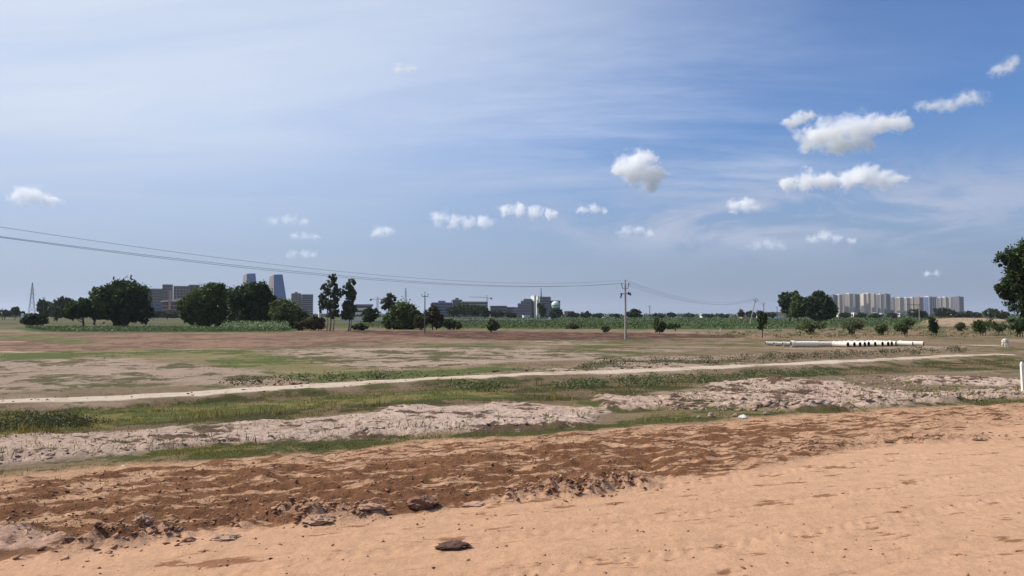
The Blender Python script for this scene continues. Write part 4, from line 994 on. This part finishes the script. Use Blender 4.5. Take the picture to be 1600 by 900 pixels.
# apartment towers on the right
TW = [(1296, 1307, 461.5, CD_), (1305, 1315, 461, CG), (1313, 1322, 460.5, TAN), (1320, 1331, 459.5, TAN), (1330, 1341, 460.5, CD_), (1340, 1346, 463, TAN), (1345, 1352, 460, CW), (1351, 1359, 459, PINK),
      (1360, 1370, 460, CG), (1369, 1379, 460.5, CD_), (1378, 1389, 460, CD_), (1389, 1400, 466, CD_), (1399, 1410, 465.5, TAN), (1409, 1420, 466, CG), (1419, 1430, 465.5, TAN), (1429, 1440, 465, TAN), (1440, 1459, 464.3, CB), (1458, 1466, 465, TAN), (1465, 1471, 465.5, CD_), (1470, 1480, 465, CG), (1479, 1489, 465.3, CG), (1488, 1503, 464.3, CD_)]
NTH = ['leftmost', 'second', 'third', 'fourth', 'fifth', 'sixth', 'seventh', 'eighth', 'ninth', 'tenth', 'last']
for i, (a, b_, tp, mt) in enumerate(TW):
    tonew = 'blue grey' if mt is CB else 'dark grey' if mt is CD_ else 'pale grey' if mt is CG else 'tan' if mt is TAN else 'pinkish' if mt is PINK else 'cream'
    lab = '%s high rise, %s in the %s cluster of apartment towers' % (tonew, NTH[i % 11], 'taller left' if i < 11 else 'lower right')
    if i in (6, 7, 16): lab = {6: 'cream apartment tower with bright fins in the middle of the taller cluster', 7: 'pinkish apartment tower, brightest of the taller cluster', 16: 'widest apartment tower, blue grey with one bright white edge'}[i]
    block('apartment_tower', lab, 2500 + (i % 3) * 45, a, b_, tp, mt, .34 + .10 * (i % 2), 1.15, 4,
          ('high rises of the taller cluster' if i < 11 else 'high rises of the lower cluster'), fin=CW if i in (1, 3, 6, 7, 9, 12, 13, 14, 16, 18, 19) else None, floors=24, tank=True)
# low sheds and white houses near the skyline
SH = [(1312, 489, 8, 'white'), (1335, 488, 8, 'white'), (1345, 490, 14, 'white'), (1368, 488.5, 6, 'white'), (1377, 489, 6, 'white'), (1391, 491, 14, 'white'), (1408, 489, 12, 'white'), (1490, 490, 10, 'white'),
      (1054, 491, 8, 'white'), (1098, 490, 7, 'white'), (1137, 490, 7, 'white'), (964, 491, 9, 'white'), (822, 492.5, 10, 'white'), (945, 492, 8, 'white')]
for i, (cx, tp, w_, c) in enumerate(SH):
    D = 1150 if cx > 1300 else 900; k = D / FPX; X0 = PX(cx, D); H = ZY(tp, D) - ZF; W_ = w_ * k
    r = empty('small_house', (X0, D, ZF), {1054: 'small white roofed shed on the skyline left of the tiny stake', 1098: 'small white shed farther right on the skyline above the crops', 1137: 'small white shed left of the pink wall', 964: 'small white house just left of the concrete pole', 822: 'low white house before the terraced building', 945: 'second white house left of the concrete pole', 1490: 'small pale house below the last apartment towers', 1312: 'low white house right beside the dense dark trees', 1335: 'low white house under the fourth high rise of the taller cluster', 1345: 'widest low white house under the cream tower', 1368: 'small white house just right of the pinkish tower foot', 1377: 'smallest white house near the end of the taller cluster', 1391: 'wide low white house where the tower clusters meet', 1408: 'white house left of the rounded tree under the lower cluster'}[cx],
              'house', 'low white houses below the towers' if 1300 < cx < 1450 else None, rz=.3)
    mb = MB(); mb.box(-W_ / 2, W_ / 2, -3, 3, -.3, H - .5); mb.build('wall', WHITE, r)
    mb = MB(); mb.box(-W_ / 2 - .4, W_ / 2 + .4, -3.5, 3.5, H - .49, H); mb.build('roof', CW, r)
    mb = MB(); n = max(1, int(W_ / 4))
    for j in range(n): x_ = -W_ / 2 + (j + .5) * W_ / n; mb.box(x_ - .5, x_ + .5, -3.06, -2.9, H * .35, H * .6)
    mb.build('windows' if n > 1 else 'window', GLS, r)
D = 700; k = D / FPX; X0 = PX(1203, D); r = empty('long_shed', (X0, D, ZF), 'long shed with a brown roof and white wall behind the leaning pole', 'shed')
mb = MB(); mb.box(-11.5, 11.5, -4, 4, 0, 3.3); mb.build('wall', WHITE, r)
mb = MB(); mb.add([(-12, -4.6, 3.31), (12, -4.6, 3.31), (12, 4.6, 3.31), (-12, 4.6, 3.31), (-12, 0, 6.2), (12, 0, 6.2)], [(0, 1, 5, 4), (2, 3, 4, 5), (0, 4, 3), (1, 2, 5), (0, 3, 2, 1)]); mb.build('roof', ROOFB, r)
D = 720; X0 = PX(1172, D); r = empty('brick_shed', (X0, D, ZF), 'low pinkish brick shed left of the long brown roofed shed', 'shed')
mb = MB(); mb.box(-9, 9, -4, 4, 0, 5.0); mb.build('wall', PINK, r)
mb = MB(); mb.box(-9.4, 9.4, -4.4, 4.4, 5.01, 5.6); mb.build('roof', REDB, r)
# ------------------------------------------------------------------ pipes
PIPEW = plain('white_cement_coating', (222, 214, 198), .8, nscale=3.5, namp=.5)
PIPEI = plain('black_pipe_lining', (34, 34, 36), .6, nscale=4, namp=.3)
def pipe(label, px, Y, length, dia, az, group, bell=True, vis_end=1, cxoff=0):
    """hollow pipe lying on the ground; px is the photo column of its near end"""
    X = PX(px, Y); zb = gz(X, Y); R_ = dia / 2
    r = empty('concrete_pipe', (X, Y, zb), label, 'pipe', group, rz=az)
    n = 24; V_, F_ = [], []
    prof = [(0, R_ * .80), (0, R_), (-length * .86, R_), (-length * .89, R_ * (1.16 if bell else 1)), (-length, R_ * (1.16 if bell else 1)), (-length, R_ * .82)]
    for x_, r2 in prof:
        for q in range(n):
            a = 2 * math.pi * q / n; V_.append((x_, r2 * math.cos(a), R_ * 1.02 + r2 * math.sin(a)))
    for i in range(len(prof) - 1):
        for q in range(n):
            a, b_ = i * n + q, i * n + (q + 1) % n; F_.append((a, b_, b_ + n, a + n))
    m_ = MB(); m_.add(V_, F_); m_.build('shell', PIPEW, r, False)
    V_, F_ = [], []
    for x_, r2 in ((.012, R_ * .965), (.004, R_ * .78), (-length - .004, R_ * .80), (-length - .012, R_ * .965)):
        for q in range(n):
            a = 2 * math.pi * q / n; V_.append((x_, r2 * math.cos(a), R_ * 1.02 + r2 * math.sin(a)))
    for i in range(3):
        for q in range(n):
            a, b_ = i * n + q, i * n + (q + 1) % n; F_.append((a, b_, b_ + n, a + n))
    m_ = MB(); m_.add(V_, F_); m_.build('lining', PIPEI, r, True)
    return r
LP = [(1213, 86.5, .44), (1226, 85.6, .46), (1240, 84.7, .48), (1253, 83.8, .50), (1277, 82.6, .64), (1300, 84.0, .54)]
for i, (x_, Y_, dm) in enumerate(LP):
    lab = ['farthest left pipe of the staggered white row', 'second pipe from the left in the staggered white row', 'third pipe from the left in the staggered white row', 'fourth pipe, half behind the thickest pipe',
           'thickest and nearest white pipe of the left row', 'white pipe at the right end of the left row beside the gap'][i]
    pipe(lab, x_, Y_, 1.25 if i < 4 else (2.9 if i == 4 else 2.1), dm, R(-3), 'white pipes lying end to end')
RPX = [1323.5, 1333.6, 1342.4, 1349.8, 1355.9, 1365.9, 1377.4, 1386.2, 1391.8, 1398.8, 1424.5, 1441.3]
ordn = ['leftmost', 'second', 'third', 'fourth', 'fifth', 'sixth', 'seventh', 'eighth', 'ninth', 'tenth', 'last but one', 'rightmost']
yy = 82.4
for i, x_ in enumerate(RPX):
    gap = (x_ - (RPX[i - 1] if i else x_ - 9)) * .0705
    a_ = R(-56) if i < 10 else R(-40)
    if i: yy += max(0.0, (.66 - gap * math.sin(-a_)) / math.cos(a_)) if i < 10 else (-.9 if i == 10 else .15)
    pipe('%s of the black ended pipes laid side by side' % ordn[i] + (' counted from the left' if 0 < i < 10 else ''), x_, yy, 1.7 if i == 0 else 2.5, .54, a_, 'black ended pipes laid side by side')
# ------------------------------------------------------------------ grazing calf
def skin_body(name, pts, edges, rad, root, mat, parent):
    me = bpy.data.meshes.new(name); me.from_pydata(pts, edges, [])
    o = bpy.data.objects.new(name, me); col.objects.link(o); o.parent = parent
    o.modifiers.new('Skin', 'SKIN')
    for i, r_ in enumerate(rad):
        sv = me.skin_vertices[0].data[i]; sv.radius = (r_, r_); sv.use_root = (i == root)
    s = o.modifiers.new('Sub', 'SUBSURF'); s.levels = s.render_levels = 2
    me.materials.append(mat); return o
HIDE = plain('white_hide', (228, 220, 204), .85, nscale=4, namp=.22)
X, Y = hit([1571], [543]); X, Y = float(X[0]), float(Y[0])
r = empty('calf', (X, Y, gz(X, Y)), 'white calf grazing with its head down near the end of the track', 'calf', rz=R(38))
P_ = [(-.42, 0, .80), (-.1, 0, .78), (.28, 0, .80), (.46, 0, .74), (.60, 0, .48), (.68, 0, .24), (.78, 0, .10),
      (-.44, .13, .62), (-.36, .14, .50), (-.50, .14, .33), (-.45, .14, .02), (-.44, -.13, .62), (-.30, -.14, .50), (-.44, -.14, .33), (-.38, -.14, .02),
      (.28, .12, .58), (.28, .13, .32), (.26, .13, .02), (.32, -.12, .58), (.34, -.13, .32), (.34, -.13, .02), (-.50, 0, .86), (-.58, 0, .62), (-.57, 0, .38),
      (.66, .10, .30), (.66, -.10, .30)]
E_ = [(0, 1), (1, 2), (2, 3), (3, 4), (4, 5), (5, 6), (0, 7), (7, 8), (8, 9), (9, 10), (0, 11), (11, 12), (12, 13), (13, 14), (2, 15), (15, 16), (16, 17), (2, 18), (18, 19), (19, 20), (0, 21), (21, 22), (22, 23), (5, 24), (5, 25)]
Rd = [.20, .215, .20, .15, .10, .085, .045, .12, .075, .045, .035, .12, .075, .045, .035, .09, .05, .035, .09, .05, .035, .04, .02, .03, .03, .03]
skin_body('body', P_, E_, Rd, 0, HIDE, r)
# ------------------------------------------------------------------ stones and clods near the road
CLOD = plain('dry_mud', (176, 142, 116), .95, nscale=9, namp=.7, bump=.01)
MUD = plain('dark_mud', (132, 98, 78), .85, nscale=12, namp=.7, bump=.01)
DARKMUD = plain('darkest_mud', (92, 68, 56), .85, nscale=12, namp=.7, bump=.01)
ROCK = plain('pale_rock', (164, 142, 122), .9, nscale=8, namp=.5, bump=.008)
WROCK = plain('white_rock', (222, 218, 206), .85, nscale=8, namp=.3)
def lump_mesh(rng, n=3, amp=.35, flat=.6):
    V_, F_ = uv_ball(26, 16); V_ = np.array(V_)
    pl = rng.normal(size=(9, 3)); pl /= np.linalg.norm(pl, axis=1)[:, None]
    c = .62 + .38 * rng.random(9)
    h = (V_ @ pl.T) / c; k = 1 / np.maximum(1, h.max(1))
    q_ = gnoise(V_[:, 0] * 2.3 + V_[:, 2] * 3.1 + rng.random() * 9, V_[:, 1] * 2.3 - V_[:, 2] * 1.7, 5)[:, None] + .5 * gnoise(V_[:, 0] * 6 + V_[:, 2] * 5, V_[:, 1] * 6 - V_[:, 2] * 4, 8)[:, None]
    V_ = V_ * k[:, None] * (1 + .5 * q_)
    V_[:, 2] *= flat
    return V_, F_
def stone(name, label, px, py, wpx, hpx, mat, cat='stone', seed=1, sink=.25, onroad=True):
    rng = np.random.default_rng(seed); X, Y = hit([px], [py]); X, Y = float(X[0]), float(Y[0]); z = float(ground_z(X, Y)[0])
    k = Y / FPX; V_, F_ = lump_mesh(rng, flat=1.0)
    sx, sz = wpx * k / 2, hpx * k / 2
    V_ = V_ * np.array([sx, (sx + sz) / 2, sz]) * 1.08
    V_[:, 2] += sz * (1 - sink) 
    me = bpy.data.meshes.new(name); me.from_pydata([tuple(p) for p in V_], [], F_); me.materials.append(mat)
    o = bpy.data.objects.new(name, me); o.location = (X, Y, z - .01); o.rotation_euler = (0, 0, rng.random() * .5); col.objects.link(o)
    return tag(o, label, cat)
ST = [('mud_lump', 'flat dark lump of mud lying alone on the orange road', 708, 858, 46, 12, DARKMUD, 'mud lump'),
 ('earth_clod', 'upright earth clod with a bright left face at the ragged road edge', 222, 832, 28, 22, CLOD, 'clod'),
 ('earth_clod', 'pale flat slab of crusted mud below the ridge of clods', 352, 846, 40, 11, CLOD, 'clod'),
 ('earth_clod', 'big jagged dark heap of clods near the middle of the road edge', 660, 796, 44, 20, MUD, 'clod'),
 ('earth_clod', 'small round brown stone right of the big jagged heap', 727, 774, 13, 9, MUD, 'stone'),
 ('earth_clod', 'long low clod right of the jagged heap, half buried', 742, 789, 36, 6, CLOD, 'clod'),
 ('earth_clod', 'dark clod beside the pale crusted slab', 295, 849, 20, 9, MUD, 'clod'),
 ('earth_clod', 'brown clod between the crusted slab and the jagged heap', 498, 822, 44, 12, CLOD, 'clod'),
 ('earth_clod', 'brown clod just left of the jagged heap', 580, 808, 36, 10, CLOD, 'clod'),
 ('stone', 'rounded tan stone on the green verge, tallest of the row', 1112, 652, 10, 9, ROCK, 'stone'),
 ('stone', 'low tan stone left of the tallest stone on the green verge', 1093, 652, 9, 4, ROCK, 'stone'),
 ('stone', 'brownish stone right of the tallest stone on the green verge', 1148, 651, 9, 6, ROCK, 'stone'),
 ('stone', 'white stone beside the brownish one on the green verge', 1161, 653, 13, 6.5, WROCK, 'stone'),
 ('stone', 'tan stone farthest right in the row on the green verge', 1197, 648, 9, 6, ROCK, 'stone'),
 ('earth_clod', 'leftmost clod of the broken row near the right end of the road', 1224, 706, 16, 6, CLOD, 'clod'),
 ('earth_clod', 'dark pair of lumps fused together on the right part of the road edge', 1388, 692, 16, 7, MUD, 'clod'),
 ('earth_clod', 'grey brown clod beside the fused lumps, at the far right road edge', 1530, 689, 18, 6, CLOD, 'clod'),
 ('litter', 'small white scrap lying in the grass at the lower left', 193, 729, 7, 4, WROCK, 'litter')]
for i, (nm, lab, px, py, w_, h_, mt, ct) in enumerate(ST): stone(nm, lab, px, py, w_, h_, mt, ct, seed=200 + i)

rng = np.random.default_rng(5)
def scatter(poly, n, fn=zbase):
    P = np.array(poly, float); q = rng.random((n * 3, 2)) * (P.max(0) - P.min(0)) + P.min(0)
    ins = np.zeros(len(q), bool)
    for i in range(len(P)):
        (ax, ay), (bx, by) = P[i], P[(i + 1) % len(P)]
        if ay != by: ins ^= ((ay > q[:, 1]) != (by > q[:, 1])) & (q[:, 0] < (bx - ax) * (q[:, 1] - ay) / (by - ay) + ax)
    q = q[ins][:n]
    return hit(q[:, 0], q[:, 1], fn)
def instances(name, base_v, base_f, X, Y, Zz, S, rot, mat, tone=None, kind='stuff', tilt=None, label=None, cat=None):
    bv, bf = np.array(base_v, float), np.array(base_f, int); n, m = len(X), len(bv)
    ca, sa = np.cos(rot)[:, None], np.sin(rot)[:, None]
    S = np.asarray(S, float)
    if S.ndim == 1: S = np.stack([S, S, S], 1)
    x = bv[None, :, 0] * S[:, :1]; y = bv[None, :, 1] * S[:, 1:2]; z = bv[None, :, 2] * S[:, 2:3]
    V_ = np.stack([x * ca - y * sa + X[:, None], x * sa + y * ca + Y[:, None], z + Zz[:, None]], -1)
    if tilt is not None: V_[..., 0] += tilt[:, :1] * z; V_[..., 1] += tilt[:, 1:] * z
    F_ = (bf[None] + (np.arange(n) * m)[:, None, None]).reshape(-1, bf.shape[1])
    tn = None if tone is None else np.repeat(np.stack([tone] * 3, 1) if tone.ndim == 1 else tone, m, 0)
    o = new_mesh(name, V_.reshape(-1, 3), F_, mat, False, tn); tag(o, label, cat, kind=kind); return o
# crumbs and clods: low icosahedra
t_ = (1 + 5 ** .5) / 2
ICO = np.array([(-1, t_, 0), (1, t_, 0), (-1, -t_, 0), (1, -t_, 0), (0, -1, t_), (0, 1, t_), (0, -1, -t_), (0, 1, -t_), (t_, 0, -1), (t_, 0, 1), (-t_, 0, -1), (-t_, 0, 1)]) / 1.9
ICO = ICO * (1 + .34 * np.random.default_rng(3).normal(size=(12, 1)))
ICF = [(0, 11, 5), (0, 5, 1), (0, 1, 7), (0, 7, 10), (0, 10, 11), (1, 5, 9), (5, 11, 4), (11, 10, 2), (10, 7, 6), (7, 1, 8), (3, 9, 4), (3, 4, 2), (3, 2, 6), (3, 6, 8), (3, 8, 9), (4, 9, 5), (2, 4, 11), (6, 2, 10), (8, 6, 7), (9, 8, 1)]
def crumb_mat(name):
    m, t, b, out = base_mat(name)
    at = t.new('ShaderNodeAttribute', attribute_name='tone'); pos = t.new('ShaderNodeNewGeometry').outputs['Position']
    k = t.math('ADD', .75, t.math('MULTIPLY', t.noise(pos, 30.0, 3), .5)); t.put(b.inputs['Base Color'], t.vmath('SCALE', at.outputs['Color'], k))
    b.inputs['Roughness'].default_value = .95; b.inputs['Specular IOR Level'].default_value = .1; return m
CR = crumb_mat('soil_crumbs')
def lerp_tone(n, a, b_): q = rng.random(n)[:, None]; return a * (1 - q) + b_ * q
def crumbs(name, parts):
    Xs, Ys, Ss, Ts = [], [], [], []
    for X, Y, smin, smax, ca, cb, pw in parts:
        n = len(X); s = smin + (smax - smin) * rng.random(n) ** pw
        Xs.append(X); Ys.append(Y); Ss.append(np.stack([s * (.8 + .5 * rng.random(n)), s * (.8 + .5 * rng.random(n)), s * (.55 + .4 * rng.random(n))], 1)); Ts.append(lerp_tone(n, ca, cb))
    X, Y, S, T = map(np.concatenate, (Xs, Ys, Ss, Ts)); zz = ground_z(X, Y)
    instances(name, ICO, ICF, X, Y, zz + S[:, 2] * .25, S, rng.random(len(X)) * 6.28, CR, T)
def along(W_, n, sd, lo=0.0, hi=1.0):
    seg = np.hypot(*(W_[1:] - W_[:-1]).T); c = np.concatenate([[0], np.cumsum(seg)]); u = (lo + (hi - lo) * rng.random(n)) * c[-1]
    return np.interp(u, c, W_[:, 0]) + rng.normal(size=n) * sd, np.interp(u, c, W_[:, 1]) + rng.normal(size=n) * sd
tan_, brn, pal = alb(205, 160, 126), alb(146, 104, 76), alb(196, 168, 150)
churn_px = [(-150, 860), (0, 855), (250, 835), (500, 808), (700, 775), (1000, 735), (1300, 690), (1700, 650), (1700, 622), (1300, 650), (1000, 668), (700, 692), (400, 718), (0, 752), (-150, 765)]
road_px = [(-150, 960), (-150, 880), (300, 842), (700, 800), (1200, 735), (1700, 665), (1900, 700), (1900, 960)]
cx1, cy1 = scatter(churn_px, 6000); cx2, cy2 = scatter(road_px, 1600)
r1x, r1y = along(RIDGEW, 5200, .16); kk_ = rng.random(5200) < smooth(-.3, .9, fbm(r1x, r1y, 1.1, 3, 160, .6)); r1x, r1y = r1x[kk_], r1y[kk_]; r2x, r2y = along(RIDGE2W, 500, .16)
crumbs('soil_crumbs', [(cx1, cy1, .003, .017, brn, tan_, 5), (cx2, cy2, .002, .012, brn, tan_, 5), (r1x, r1y, .003, .024, brn, tan_, 4), (r2x, r2y, .003, .022, brn, tan_, 5)])
px1, py1 = scatter([(-200, 735), (0, 728), (420, 690), (940, 662), (930, 642), (800, 632), (500, 654), (130, 682), (-200, 700)], 2600)
px2, py2 = scatter([(980, 638), (1190, 643), (1450, 631), (1650, 620), (1650, 590), (1420, 586), (1160, 596), (1100, 604)], 3600)
crumbs('earth_rubble', [(px1, py1, .006, .03, alb(150, 122, 104), pal, 4), (px2, py2, .012, .075, alb(160, 132, 112), alb(204, 178, 160), 5)])
px3, py3 = scatter([(350, 612), (600, 596), (900, 583), (1300, 562), (1500, 552), (1500, 545), (1250, 556), (900, 572), (640, 588), (400, 602)], 900)
px4, py4 = scatter([(-100, 640), (0, 636), (900, 592), (900, 588), (0, 628), (-100, 632)], 300)
crumbs('field_clods', [(px3, py3, .03, .13, alb(116, 92, 72), alb(150, 122, 100), 3), (px4, py4, .02, .05, alb(110, 90, 70), alb(180, 155, 130), 2)])

# ------------------------------------------------------------------ grass, weeds and crops
BL = np.array([(-.5, 0, 0), (.5, 0, 0), (.16, .25, .62), (-.10, .6, 1.0)]); BF = [(0, 1, 2, 3)]
GM = leaf_mat('grass_blades', lin((78, 78, 38)), lin((150, 140, 80)), .3)
DRY = leaf_mat('dry_grass_blades', lin((104, 88, 56)), lin((156, 136, 92)), .3)
def blades(name, X, Y, h0, h1, w_, mat, keep=None, group=5, spread=.05, minpx=.9, label=None):
    n = len(X); X = np.repeat(X, group) + rng.normal(size=n * group) * np.repeat(spread * (1 + 0 * X), group); Y = np.repeat(Y, group) + rng.normal(size=n * group) * spread
    z = ground_z(X, Y); n = len(X); D = np.hypot(X, Y)
    h = (h0 + (h1 - h0) * rng.random(n) ** 1.5) ; ww = np.maximum(w_, minpx * D / 755 * .8)
    tone = np.clip(.5 + .35 * fbm(X, Y, 3.0, 3, 7) + .3 * rng.normal(size=n), 0, 1)
    return instances(name, BL, BF, X, Y, z - .004, np.stack([ww * (.7 + .6 * rng.random(n)), h * .5, h], 1), rng.random(n) * 6.28, mat, tone, tilt=rng.normal(size=(n, 2)) * .25)
def masked(poly, n, key, lo=.4, dens=None):
    X, Y = scatter(poly, n); M_ = fields(X, Y, np.hypot(X, Y) * .0016)[0]
    k = rng.random(len(X)) < smooth(lo - .25, lo + .25, M_[key] if not callable(key) else key(M_))
    if dens: k &= rng.random(len(X)) < dens(X, Y)
    return X[k], Y[k]
clumpy = lambda X, Y: smooth(-.3, .9, fbm(X / 1.6, Y, 1.3, 4, 301, .65))
gx, gy = masked([(-200, 775), (0, 750), (800, 683), (1300, 647), (1700, 625), (1700, 612), (1320, 632), (1050, 620), (960, 616), (880, 632), (985, 655), (760, 670), (300, 696), (-200, 745)], 30000, lambda M_: M_['verge'] * (1 - .9 * M_['on']), .45, lambda X, Y: .08 + .92 * clumpy(X, Y))
blades('grass', gx, gy, .012, .045, .006, GM, group=4, spread=.04)
gx, gy = masked([(-200, 700), (0, 692), (300, 666), (640, 637), (800, 631), (960, 622), (1100, 604), (1300, 588), (1650, 580), (1650, 560), (1400, 566), (1000, 586), (400, 618), (0, 641), (-200, 650)], 16000, lambda M_: M_['bank'] * (1 - M_['track']), .4, lambda X, Y: .10 + .90 * clumpy(X, Y))
blades('bank_grass', gx, gy, .03, .11, .012, GM, group=4, spread=.12)
gx, gy = masked([(-200, 700), (0, 692), (300, 666), (640, 637), (960, 622), (1300, 588), (1650, 580), (1650, 560), (1000, 586), (400, 618), (0, 641)], 5000, lambda M_: M_['bank'] * (1 - M_['track']) * (1 - M_['mown']), .5, lambda X, Y: smooth(.2, 1.0, fbm(X, Y, 2.5, 3, 311)))
blades('dry_weeds', gx, gy, .08, .38, .012, DRY, group=5, spread=.14)
gx, gy = scatter([(-100, 760), (800, 690), (1600, 632), (1600, 660), (1200, 715), (700, 790), (0, 850)], 500)
blades('verge_sprigs', gx, gy, .015, .05, .005, DRY, group=4, spread=.02)
# sparse tufts on pale ground and across the near field
gx, gy = scatter([(-200, 740), (420, 692), (940, 662), (930, 640), (640, 636), (-200, 700)], 250); hx, hy = scatter([(980, 640), (1450, 631), (1650, 620), (1650, 588), (1160, 595)], 420)
blades('sparse_tufts', np.concatenate([gx, hx]), np.concatenate([gy, hy]), .04, .14, .01, GM, group=6, spread=.07)
gx, gy = scatter([(-200, 640), (0, 628), (800, 586), (1560, 550), (1560, 530), (700, 540), (-200, 560)], 12000)
kk_ = rng.random(len(gx)) < smooth(.0, 1.3, fbm(gx / 2, gy, 7.0, 4, 333)); gx, gy = gx[kk_], gy[kk_]
blades('field_weeds', gx, gy, .03, .12, .02, GM, group=3, spread=.3)
def leafy(name, X, Y, h, size, per, mat, sx, tone_fn=None, sz=1.0):
    """leaf clumps standing on the ground, all one crop"""
    n = len(X) * per; Xr = np.repeat(X, per) + rng.normal(size=n) * sx; Yr = np.repeat(Y, per) + rng.normal(size=n) * sx
    zz = zbase(Xr, Yr) + rng.random(n) ** sz * np.repeat(h * (.7 + .6 * rng.random(len(X))), per)
    D = np.hypot(Xr, Yr); s = np.maximum(size, D * .0008) * (.6 + .8 * rng.random(n))
    a = rng.normal(size=(n, 3)); a /= np.linalg.norm(a, axis=1)[:, None]; b_ = rng.normal(size=(n, 3)); b_ -= a * (a * b_).sum(1)[:, None]; b_ /= np.linalg.norm(b_, axis=1)[:, None]
    C = np.stack([Xr, Yr, zz], 1); s = s[:, None]
    P = np.stack([C - b_ * s, C + a * s * .6, C + b_ * s, C - a * s * .6], 1).reshape(-1, 3)
    q = rng.random(n) if tone_fn is None else tone_fn(Xr, Yr, zz); q = np.repeat(q, 4)
    o = new_mesh(name, P, np.arange(4 * n).reshape(-1, 4), mat, False, np.stack([q] * 3, 1)); tag(o, kind='stuff'); return o
CROP = leaf_mat('crop_leaves', (.040, .068, .022), (.100, .135, .050))
COT = leaf_mat('flowering_crop_leaves', (.075, .110, .032), (.34, .38, .24), .15)
flower = lambda X, Y, z: np.where(rng.random(len(X)) < np.clip((z - ZF - .3) * .9, 0, .6), .75 + .25 * rng.random(len(X)), .22 * rng.random(len(X)))
gx, gy = scatter([(36, 511.5), (240, 511), (460, 513), (440, 518), (230, 518.5), (80, 518)], 2600)
leafy('flowering_crop', gx, gy, .5, .14, 6, COT, .35, flower)
gx, gy = scatter([(350, 510), (445, 511), (452, 517), (352, 517)], 900)
leafy('tall_flowering_crop', gx, gy, 1.7, .17, 9, COT, .4, flower)
far_px = [(700, 498), (900, 496.5), (1300, 496.5), (1750, 497), (1750, 505), (1420, 510), (1190, 514), (1000, 514), (800, 513), (700, 511)]
gx, gy = scatter(far_px, 6500)
leafy('green_crop', gx, gy, 1.0, .22, 4, CROP, 1.2, lambda X, Y, z: np.clip(.45 + .5 * fbm(X / 10, Y, 50, 3, 401) + .25 * rng.normal(size=len(X)), 0, 1))
gx, gy = scatter([(560, 503), (700, 501), (860, 501), (1000, 506), (1000, 514), (800, 514), (640, 514), (560, 512)], 2600)
leafy('field_scrub', gx, gy, .8, .2, 4, LM['thorn'], .8)
n_ = 5200; D_ = 950 + 600 * rng.random(n_); gx = (rng.random(n_) - .5) * 2.3 * D_; keep_ = fbm(gx, D_ * .2, 120.0, 3, 505) > -.55; gx, gy = gx[keep_], D_[keep_]
leafy('distant_woodland', gx, gy, 4.6, 1.5, 5, LM['far'], 6.0)
# weeds and shrubs along the track
gx, gy = scatter([(700, 604), (860, 596), (1000, 590), (1160, 581), (1300, 577), (1320, 590), (1240, 590), (1170, 594), (1040, 604), (880, 610), (740, 612)], 620)
kk_ = rng.random(len(gx)) < smooth(-.4, .8, fbm(gx, gy, 3.5, 3, 520)); gx, gy = gx[kk_], gy[kk_]
leafy('bank_shrubs', gx, gy, .30, .045, 26, LM['thorn'], .18)
gx, gy = scatter([(-60, 660), (0, 655), (100, 648), (170, 660), (100, 672), (-60, 680)], 110)
leafy('bank_weeds', gx, gy, .20, .03, 60, LM['brown'], .20)
gx, gy = scatter([(340, 606), (460, 600), (700, 588), (700, 582), (480, 592), (350, 598)], 60)
hx, hy = scatter([(900, 576), (1200, 566), (1520, 550), (1520, 543), (1200, 556), (900, 570)], 260)
leafy('field_shrubs', np.concatenate([gx, hx]), np.concatenate([gy, hy]), .35, .05, 26, LM['brown'], .25)
gx, gy = scatter([(1080, 520), (1650, 508), (1650, 526), (1300, 530), (1090, 526)], 420)
leafy('field_thorns', gx, gy, .35, .07, 14, LM['thorn'], .35)
# ------------------------------------------------------------------ the air over the plain
hm = bpy.data.materials.new('haze'); hm.use_nodes = True; t = NT(hm.node_tree); t.n.clear()
out = t.new('ShaderNodeOutputMaterial'); vol = t.new('ShaderNodeVolumePrincipled'); t.l.new(vol.outputs[0], out.inputs['Volume'])
vol.inputs['Color'].default_value = (.80, .87, 1.0, 1); vol.inputs['Density'].default_value = HAZE; vol.inputs['Anisotropy'].default_value = .2
mb = MB(); mb.box(-9000, 9000, -9000, 9000, -3.6, 122.0)
hz = mb.build('haze', hm); tag(hz, kind='stuff')
